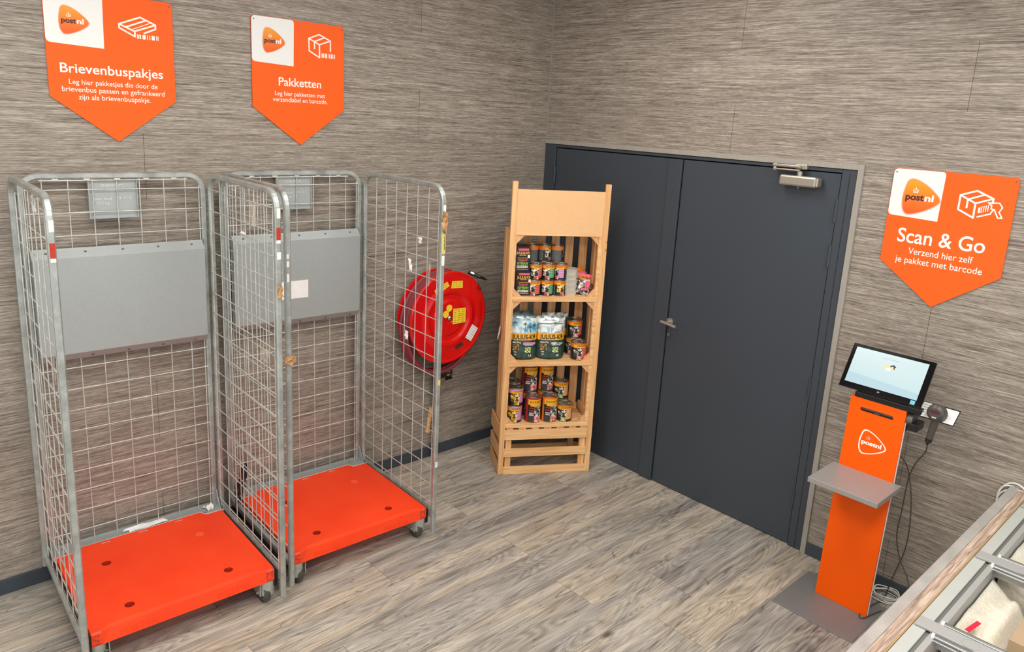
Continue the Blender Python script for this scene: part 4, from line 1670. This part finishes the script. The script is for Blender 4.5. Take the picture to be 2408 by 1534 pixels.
for i, (a, lab, sub, top) in enumerate(((.128, 'large pet food bag with palm trees and blue sky, leftmost in the middle crate', 'p_pink', 'p_sky'),
                                        (.306, 'large pet food bag with silver top, second from left in the middle crate', 'p_silver', 'p_silver'))):
    tx = [('brand_text', 'p_dark', [('JULIUS-K9', -.074, .072, .128, .028)]),
          ('product_text', 'print', [('Mini Dog' if i == 0 else 'Senior Dog', -.070, -.020, .104, .009), ('HYPOALLERGENIC' if i == 0 else 'LAMB & HERBS', .004, .058, .088, .006), ('96%', -.062, -.046, .044, .007), ('8%', -.060, -.048, .028, .007), ('1,5' if i == 0 else '10', .030, .048, .020, .011)]),
          ('kibble_picture', 'p_brown', [('r', -.070, -.032, .058, .096)]),
          ('meadow_picture', 'p_foodg', [('r', .006, .046, .044, .076)]),
          ('flavour_band', sub, [('r', -.006, .074, .094, .108)])]
    if i == 0:
        tx.append(('palm_tree', 'p_bottle', [q_ for cx_, zb_, zt_ in ((.006, .170, .222), (.040, .165, .203), (-.060, .190, .232), (.062, .175, .215)) for q_ in (('r', cx_ - .0012, cx_ + .0012, zb_, zt_), ('r', cx_ - .012, cx_ - .004, zt_ - .005, zt_ - .001), ('r', cx_ + .004, cx_ + .012, zt_ - .005, zt_ - .001), ('r', cx_ - .008, cx_ + .008, zt_, zt_ + .004), ('r', cx_ - .004, cx_ + .004, zt_ + .004, zt_ + .008))]))
    else:
        tx.append(('window_panel', 'p_sky', [('r', -.066, -.012, .170, .210)]))
        tx.append(('zip_line', 'p_dark', [('r', -.078, .070, .222, .226)]))
    pouch('food_bag', lab, a, .085, .7555, .176, .272, .085, -.02, -.05, 0, [(.42, 'p_bottle'), (.62, 'p_yellow'), (.93, top), (1.0, 'p_silver')], tx, 'large bags in the middle crate', 'bag')
pouch('food_bag', 'dark green pet food bag half hidden behind the silver topped bag', .352, .185, .7555, .170, .268, .070, .05, -.03, 0, [(.42, 'p_bottle'), (.62, 'p_yellow'), (.9, 'p_teal'), (1.0, 'p_silver')], [], 'large bags in the middle crate', 'bag')
pouch('food_bag', 'teal topped pet food bag hidden behind the palm tree bag', .125, .185, .7555, .170, .276, .070, -.05, -.03, 0, [(.42, 'p_bottle'), (.62, 'p_yellow'), (.9, 'p_teal'), (1.0, 'p_teal')], [], 'large bags in the middle crate', 'bag')
pouch('food_pouch', 'pink topped pet food pouch with a dog photo, front right of the top crate', .486, .070, 1.172, .086, .132, .030, -.15, -.12, .16,
      [(.30, 'p_photo'), (.74, 'p_photo'), (.90, 'p_orange'), (1.0, 'p_hotpink')],
      [('brand_text', 'p_dark', [('JULIUS-K9', -.030, .032, .104, .011)]), ('pink_panel', 'p_hotpink', [('r', .002, .034, .050, .088), ('r', -.012, .030, .030, .044)])], 'small pouches in the top crate')
pouch('food_pouch', 'pink topped pet food pouch just behind the front one in top crate', .468, .115, 1.172, .086, .138, .026, .0, -.10, .08,
      [(.74, 'p_photo'), (.90, 'p_peach'), (1.0, 'p_hotpink')], [], 'small pouches in the top crate')
pouch('food_pouch', 'orange topped pet food pouch, rearmost in the top crate', .468, .160, 1.172, .086, .152, .026, .1, -.08, .05,
      [(.74, 'p_photo'), (1.0, 'p_orange')], [], 'small pouches in the top crate')

can('L_red', .486, .062, .7555, 5, 'red panelled can, front right of the middle crate, standing alone', GM)
can('L_red', .482, .172, .7555, -25, 'red panelled can behind the front one, lower of its stack in the middle crate', GM)
can('L_red', .482, .172, .8712, 10, 'red panelled can on top of the rear stack, right of the bags', GM)
can('L_pink', .092, .072, .3405, 0, 'pink labelled can at the left of the bottom crate, lower one', GL)
can('L_pink', .094, .074, .4562, 12, 'pink labelled can at the left of the bottom crate, upper one', GL)
can('L_pink', .098, .184, .3405, 30, 'pink labelled can behind the left stack of the bottom crate, lower one', GL)
can('L_pink', .098, .184, .4562, 30, 'pink labelled can behind the left stack of the bottom crate, upper one', GL)
can('T_red', .212, .066, .3405, 10, 'tall red can at the front of the bottom crate', GL)
can('T_orange', .322, .066, .3405, 5, 'tall orange can at the front of the bottom crate', GL)
can('T_red', .206, .176, .3405, 8, 'tall red can at the back of the bottom crate, lower one', GL)
can('T_red', .206, .176, .5132, 8, 'tall red can at the back of the bottom crate, upper one', GL)
can('T_orange', .314, .176, .3405, 12, 'tall orange can at the back of the bottom crate, lower one', GL)
can('T_orange', .314, .176, .5132, 12, 'tall orange can at the back of the bottom crate, upper one', GL)
can('L_peach', .424, .066, .3405, -10, 'peach panelled can at the front right of the bottom crate, standing alone', GL)
can('L_peach', .420, .176, .3405, 0, 'peach panelled can at the back right of the bottom crate, lower one', GL)
can('L_peach', .420, .176, .4562, 0, 'peach panelled can at the back right of the bottom crate, upper one', GL)
# leaflet sticking out of the left side of the rack
o = crumple(.06, .10, 4, .004, random.Random(71)).build('leaflet', 'paper', rack)
o.location = (-.006, .20, .885)
o.rotation_euler = (.2, .3, PI / 2)
o['label'] = 'white leaflet sticking out of the side'
o = MB().tube([(-.02, .32, .045), (-.035, .33, .050), (-.03, .345, .04), (-.02, .33, .03)], .004, 6, closed=True).build('hook_ring', 'chrome', rack)

# ------------------------------------------------------------------ self-service kiosk
ki = thing('parcel_kiosk', 'tall orange self service parcel kiosk with tilted screen and grey tray', 'kiosk', (-.31, -2.505, 0))
MB().box(-.235, .155, -.160, .232, 0, .005, bev=.001).build('base_plate', 'plate', ki)
LEAN = .055


def kx(z):
    return LEAN * z


hl_ = .985
vs, fs = plate_holes([(-.125, .006), (.125, .006), (.125, 1.040), (-.125, 1.040)],
                     [round_poly([(-.075, hl_ - .010), (.075, hl_ - .010), (.075, hl_ + .010), (-.075, hl_ + .010)], [.0098] * 4)], 0, .012)
# map plate (x=-> world -y, y -> z, z -> thickness along +x)
pv = [Vector((kx(v.y) + v.z, -v.x, v.y)) for v in vs]
po = MB().add(pv, fs).build('front_panel', 'kiosk', ki)
q = MB()
q.add([(kx(z) + dx, y, z) for z in (.006, 1.0) for dx in (.0125, .021) for y in (-.1275, .1275)],
      [(0, 1, 3, 2), (4, 6, 7, 5), (0, 4, 5, 1), (2, 3, 7, 6), (0, 2, 6, 4), (1, 5, 7, 3)])
q.build('rear_column', 'signwhite', ki)
q = MB()
q.add([(kx(z) + dx, y, z) for z in (hl_ - .03, hl_ + .03) for dx in (.0105, .013) for y in (-.09, .09)],
      [(0, 1, 3, 2), (4, 6, 7, 5), (0, 4, 5, 1), (2, 3, 7, 6), (0, 2, 6, 4), (1, 5, 7, 3)])
q.build('printer_slot', 'black', ki)
MB().box(kx(hl_) + .006, kx(hl_) + .012, -.012, .010, hl_ - .008, hl_ - .002).build('slot_latch', 'steel', ki)
# logo on the front panel
lm = MB()
tmp = MB()
cy_, cz_, w2, h2 = -.0055, .836, .126, .120
A = logo_pts(0, cz_, w2, h2, 1.0)
B = logo_pts(0, cz_, w2, h2, .90)
n = len(A)


def kf(x, z, o_=.0009):
    return Vector((kx(z) - o_, -x + cy_, z))


lm.add([kf(x, z) for x, z in A] + [kf(x, z) for x, z in B], [(i, (i + 1) % n, (i + 1) % n + n, i + n) for i in range(n)])
tmp = MB()
text(tmp, 'postnl', -.047, .044, cz_ - .009, bold=.04, caph=.019)
crown(tmp, -.020, cz_ + .016, .018, 0, -.0002)
lm.add([kf(v[0], v[2]) for v in tmp.v], tmp.f)
lm.build('logo', 'print', ki)
# tray
MB().box(-.228, kx(.69) - .001, -.165, .150, .668, .692, bev=.002).build('tray', 'kioskgrey', ki)
# monitor tilted back
mon = bpy.data.objects.new('monitor', None)
COL.objects.link(mon)
mon.parent = ki
tilt = math.atan2(.115, .193)
mon.location = (-.2175 + .31, 0, 1.1705)
mon.rotation_euler = (-tilt, 0, -PI / 2)       # local x -> -y, z tilts towards the wall


def mbx(name, mat, x0, x1, y0, y1, z0, z1, bev=0.0, par=None):
    return MB().box(x0, x1, y0, y1, z0, z1, bev=bev).build(name, mat, par or mon)


M['bezel'] = flat('bezel_gloss_black', '050506', .12, spec=.25)
mbx('bezel', 'bezel', -.184, .184, 0, .012, -.110, .110, .003)
mbx('monitor_back', 'black', -.178, .178, .012, .030, -.104, .104, .006)
mbx('screen', 'screen', -.164, .158, -.0008, .0002, -.082, .094)
mm = MB()
text(mm, 'Scan uw barcode', -.036, .036, .068, y=-.0012, caph=.0055, bold=.01)
text(mm, 'Welkom', -.014, .014, .078, y=-.0012, caph=.0025)
mm.build('screen_text', flat('screen_grey_text', '7f9297', .4, emit=.35), mon)
mm = MB()
mm.prism([(-.020, .022), (.018, .016), (.020, .036), (-.017, .040)], -.0012, -.0009)
mm.build('parcel_picture', flat('screen_tan', 'd9ab6a', .4, emit=.5), mon)
mm = MB()
mm.prism([(-.010, .020), (.012, .017), (.012, .029), (-.009, .031)], -.0015, -.0012)
mm.build('parcel_label', flat('screen_white', 'f4f4ee', .4, emit=.7), mon)
mm = MB()
mm.stroke([(.008, .040), (.020, .046), (.028, .040)], .006, -.0015, -.0012)
mm.stroke([(.021, .044), (.026, .030)], .005, -.0015, -.0012)
mm.build('scanner_picture', 'black', mon)
mm = MB()
mm.box(.136, .156, -.0016, -.0004, -.105, -.086)
mm.build('energy_sticker', flat('energy_blue', '5cb8cf', .4), mon)
mm = MB()
for st_, w3 in (([(-.010, -.098), (-.006, -.088)], .0014), ([(-.009, -.093), (-.005, -.092), (-.006, -.097)], .0012), ([(-.003, -.100), (.001, -.090)], .0014), ([(.001, -.091), (.005, -.092), (.003, -.097), (-.001, -.096)], .0012)):
    mm.stroke([(x * .65 - .003, (z + .094) * .65 - .094) for x, z in st_], w3 * .6, -.0006, 0)
mm.build('maker_mark', 'wire', mon)
# terminal foot behind the panel
ft = MB()
ft.box(.055, .135, -.185, .110, 1.035, 1.062, bev=.004)
ft.box(.06, .12, -.10, .10, 1.05, 1.10, bev=.006)
ft.build('monitor_foot', 'black', ki)
ft = MB()
ft.tube([(.10, -.15, .99), (.10, .12, .99)], .036, 20)
ft.build('terminal_drum', 'steel', ki)
ft = MB()
ft.box(.06, .15, -.178, -.135, .950, .985, bev=.003)
ft.box(.075, .20, -.130, .130, .935, .955, bev=.003)
ft.build('terminal_bracket', 'black', ki)
# scanner shelf to the right
sh = MB()
Mh = Matrix.Translation((.09, -.240, 1.058)) @ Matrix.Rotation(-.62, 4, 'Y')
sh.box(-.045, .045, -.078, .078, -.002, .002, mat=Mh, bev=.001)
sh.build('holder_plate', 'black', ki)
q = MB()
q.box(-.040, .040, -.010, .070, .0022, .0030, mat=Mh)
q.box(-.042, .038, -.075, -.022, .0022, .0030, mat=Mh)
qo = q.build('paper_note', 'paper', ki)
q = MB()
for j in range(4):
    q.box(.026 - .014 * j, .028 - .014 * j, .045, .066, .0031, .0036, mat=Mh)
q.build('note_text', 'p_info', qo)

# hand scanner
gs = thing('barcode_scanner', 'dark grey handheld barcode scanner hanging beside the kiosk screen', 'scanner', (-.255, -2.752, 1.070))
hd = MB()
rings = []
seg = 20
axis = [(-.034, .024, .026), (-.024, .036, .042), (0, .041, .049), (.02, .038, .046), (.034, .028, .033), (.040, .012, .014)]
# head: squashed egg facing the room (-x), local
for xx, ry, rz_ in axis:
    rings.append([(xx, ry * math.cos(2 * PI * k / seg), rz_ * .86 * math.sin(2 * PI * k / seg) - xx * .2) for k in range(seg)])
for A_, B_ in zip(rings, rings[1:]):
    hd.add(A_ + B_, [(k, (k + 1) % seg, (k + 1) % seg + seg, k + seg) for k in range(seg)], 0, True)
hd.add(rings[0], [list(range(seg))])
hd.add(rings[-1], [list(range(seg))[::-1]])
hd.build('scanner_head', 'gun', gs)
q = MB().box(-.037, -.0335, -.017, .017, .008, .020, bev=.001)
q.build('scan_window', 'scanwin', gs)
q = MB().box(-.0365, -.031, -.009, .009, -.016, -.010, bev=.001)
q.build('status_lens', 'wire', gs)
q = MB()
q.tube([(-.004, .0, -.025), (.0, .004, -.06), (.004, .010, -.10), (.004, .014, -.128)], .017, 14, r2=.013)
q.build('scanner_handle', 'gun', gs)
q = MB().tube([(.004, .0135, -.124), (.005, .016, -.142)], .014, 12)
q.tube([(.005, .016, -.142), (.006, .018, -.155)], .006, 8)
q.build('cable_boot', 'gundark', gs)
wb = Vector((-.249, -2.734, .915))


def spline_tube(pts, r, n=8):
    p = catmull([Vector(q) for q in pts], n, False)
    return MB().tube(p, r, 7)


p0 = Vector(gs.location)
cpts = [(-.249, -2.734, .918), (-.20, -2.72, .86), (-.13, -2.668, .76), (-.10, -2.642, .66), (-.09, -2.636, .50), (-.09, -2.634, .36), (-.09, -2.665, .25), (-.10, -2.715, .175), (-.11, -2.74, .10), (-.12, -2.75, .02)]
spline_tube([Vector(c) - p0 for c in cpts], .0028).build('scanner_cable', 'cable', gs)
cb = spline_tube([(-.225, -2.588, .82), (-.16, -2.60, .79), (-.11, -2.632, .72), (-.10, -2.668, .58), (-.10, -2.685, .42), (-.09, -2.68, .30), (-.08, -2.66, .20), (-.08, -2.64, .10), (-.09, -2.63, .012), (-.18, -2.615, .010), (-.29, -2.600, .009), (-.335, -2.612, .009), (-.325, -2.630, .010), (-.27, -2.642, .009), (-.20, -2.66, .008)], .0028)
o = cb.build('power_cable', 'cable')
tag(o, 'thin dark cable hanging from the kiosk column and looping on its base plate', 'cable')
co_ = MB()
rr = random.Random(5)
for k in range(5):
    cx_, cy2 = -.075 + rr.uniform(-.012, .012), -2.620 + rr.uniform(-.012, .012)
    ra, rb_ = .048 + rr.uniform(-.006, .012), .062 + rr.uniform(-.008, .012)
    an = rr.uniform(-.5, .5)
    co_.tube([(cx_ + ra * math.cos(a) * math.cos(an) - rb_ * math.sin(a) * math.sin(an), cy2 + ra * math.cos(a) * math.sin(an) + rb_ * math.sin(a) * math.cos(an), .010 + .0065 * k + .004 * math.sin(3 * a + k)) for a in [i * PI / 14 for i in range(28)]], .0032, 6, closed=True)
o = co_.build('cable_coil', 'cablewhite')
tag(o, 'coiled white cable on the floor behind the orange kiosk', 'cable')

# ------------------------------------------------------------------ sales bin at lower right
bn = thing('display_bin', 'long grey framed display bin with wood strip edge, lower right corner', 'display bin', (0, -3.027, 0))
XB = -2.6
O = -3.027
b = MB()
b.box(XB, -.004, -3.065 - O, -3.028 - O, .735, .767, bev=.002)
b.build('stone_ledge', 'counter', bn)
b = MB()
b.box(XB, -.004, -3.102 - O, -3.066 - O, .735, .768, bev=.0015)
b.build('wood_strip', 'ledwood', bn)
b = MB()
b.box(XB, -.004, -3.106 - O, -3.102 - O, .735, .7665)
b.build('edge_band', 'edgeyel', bn)
b = MB()
b.box(XB, -.004, -3.146 - O, -3.107 - O, .70, .765, bev=.002)
b.box(XB, -.004, -3.80 - O, -3.76 - O, .70, .765, bev=.002)
b.build('outer_frame', 'framegrey', bn)
b = MB()
b.box(XB, -.004, -3.158 - O, -3.147 - O, .70, .7585)
b.build('frame_groove', 'slotdark', bn)
b = MB()
b.box(XB, -.004, -3.177 - O, -3.158 - O, .70, .764, bev=.0015)
b.build('inner_rim', 'framegrey2', bn)
b = MB()
b.box(XB, -.004, -3.045 - O, -3.035 - O, 0, .735)
b.box(XB, -.004, -3.80 - O, -3.79 - O, 0, .70)
b.build('body_panel', 'framegrey', bn)
b = MB()
b.box(XB, -.004, -3.172 - O, -3.166 - O, .50, .70)
b.build('inner_wall', 'framegrey2', bn)
for xt in (-1.285, -.690):
    b = MB()
    text(b, 'igk', xt, xt + .035, .722, y=-3.1776 - O, caph=.011, bold=.02)
    b.build('rim_text', 'ink', bn)
b = MB()
b.box(XB, -.004, -3.79 - O, -3.166 - O, .42, .45)
b.box(XB, -.004, -3.186 - O, -3.173 - O, .45, .60)
b.build('liner', 'liner', bn)
for x in (-1.372, -.782, -1.962, -.192):
    b = MB()
    b.box(x - .028, x + .028, -3.80 - O, -3.112 - O, .7655, .775, bev=.003)
    b.box(x - .022, x + .022, -3.79 - O, -3.16 - O, .72, .7655)
    b.lathe([(.022, .7755), (.024, .7758), (.026, .7755)], 24, mat=Matrix.Translation((x - .004, -3.262 - O, 0)))
    cm_ = b.build('cross_member', 'framegrey2', bn)
    for s in (-1, 1):
        rod = MB()
        xr = x + s * .043
        rod.tube([(xr, -3.79 - O, .768), (xr, -3.172 - O, .768)], .009, 10)
        rod.tube([(xr + s * .013, -3.79 - O, .762), (xr + s * .013, -3.175 - O, .762)], .005, 8)
        ro = rod.build('price_rail', 'rail', cm_)
        MB().tube([(xr, -3.176 - O, .768), (xr, -3.168 - O, .768)], .0100, 12).build('end_cap', 'signwhite', ro)
# red tags clipped to rails
def rtag(x, y, z, w, h, label, rz):
    o_ = MB().box(-w / 2, w / 2, -.0008, .0008, -h / 2, h / 2).build('price_tag', 'crimson')
    o_.location = (x, y, z)
    o_.rotation_euler = (-1.42, 0, rz)
    tag(o_, label, 'tag', 'crimson tags in the display bin')


rtag(-1.185, -3.222, .722, .080, .014, 'slim crimson tag beside the cream fleece in the display bin', -.15)
rtag(-1.385, -3.215, .690, .06, .045, 'crimson tag at the bottom edge, left of the bin cross member', .4)

# fleece
fb = MB()
nx, ny = 70, 50
x0, x1, y0, y1 = -1.335, -.822, -3.72, -3.182
vs = []
import mathutils.noise as mn
for j in range(ny + 1):
    for i in range(nx + 1):
        x, y = x0 + (x1 - x0) * i / nx, y0 + (y1 - y0) * j / ny
        f = mn.noise(Vector((x * 5, y * 5, 3))) * .045 + mn.noise(Vector((x * 12 + y * 9, y * 4, 8))) * .022 + mn.noise(Vector((x * 60, y * 60, 1))) * .006
        vs.append((x, y, .675 + f * min(1, (y1 - y) / .05 + .25) + .045 * max(0, 1 - (y1 - y) / .06) - .075 * min(1, max(0, (-3.270 - y) / .04)) * min(1, max(0, (x + 1.24) / .04))))
fs = [(j * (nx + 1) + i, j * (nx + 1) + i + 1, (j + 1) * (nx + 1) + i + 1, (j + 1) * (nx + 1) + i) for j in range(ny) for i in range(nx)]
fb.add(vs, fs, 0, True)
low = [(x, y, .4505) for x, y, z in vs]
# skirt down to the liner so the cushion has body
edge = [i for i in range(nx + 1)] + [(j + 1) * (nx + 1) - 1 for j in range(1, ny + 1)] + [ny * (nx + 1) + i for i in range(nx - 1, -1, -1)] + [j * (nx + 1) for j in range(ny - 1, 0, -1)]
n = len(edge)
fb.add([vs[e] for e in edge] + [low[e] for e in edge], [(i, (i + 1) % n, (i + 1) % n + n, i + n) for i in range(n)], 0)
fb.add([low[e] for e in edge], [list(range(n))], 0)
o = fb.build('fleece_cushion', 'fleece')
weld(o)
tag(o, 'fluffy cream fleece cushion lying in the display bin', 'cushion')
o2 = o.copy()
COL.objects.link(o2)
o2.location = (.59, 0, .0)
tag(o2, 'fluffy cream fleece cushion in the bin compartment nearest the wall', 'cushion')
# cardboard box standing on the fleece
bx = thing('cardboard_box', 'brown cardboard box with printed symbols in the display bin', 'box', (-1.04, -3.420, .648), .0)
MB().box(-.15, .15, -.16, .10, 0, .09, bev=.002).build('carton', 'card', bx)
q = MB()
q.tube([(-.08 + .022 * math.cos(a), .05 + .016 * math.sin(a), .0908) for a in [i * PI / 10 for i in range(20)]], .0008, 4, closed=True)
q.tube([(-.08 + .010 * math.cos(a), .05 + .008 * math.sin(a), .0908) for a in [i * PI / 10 for i in range(20)]], .0008, 4, closed=True)
q.build('printed_symbol', 'ink', bx)
MB().box(-.152, .152, -.004, .004, .0895, .0905).build('box_seam', 'edgeyel', bx)

# white cable loops where the bin meets the wall
wc = MB()
for k, (cy3, cz3, ra, rb_, tx) in enumerate(((-3.050, .700, .062, .085, -.03), (-3.075, .690, .085, .075, -.045), (-3.03, .705, .045, .06, -.02))):
    wc.tube([(tx + .006 * math.sin(2 * a + k), cy3 + ra * math.cos(a), cz3 + rb_ * math.sin(a)) for a in [i * PI / 16 for i in range(32)]], .0042, 7, closed=True)
o = wc.build('cable_loop', 'cablewhite')
tag(o, 'looped white cable hanging on the wall behind the display bin', 'cable')
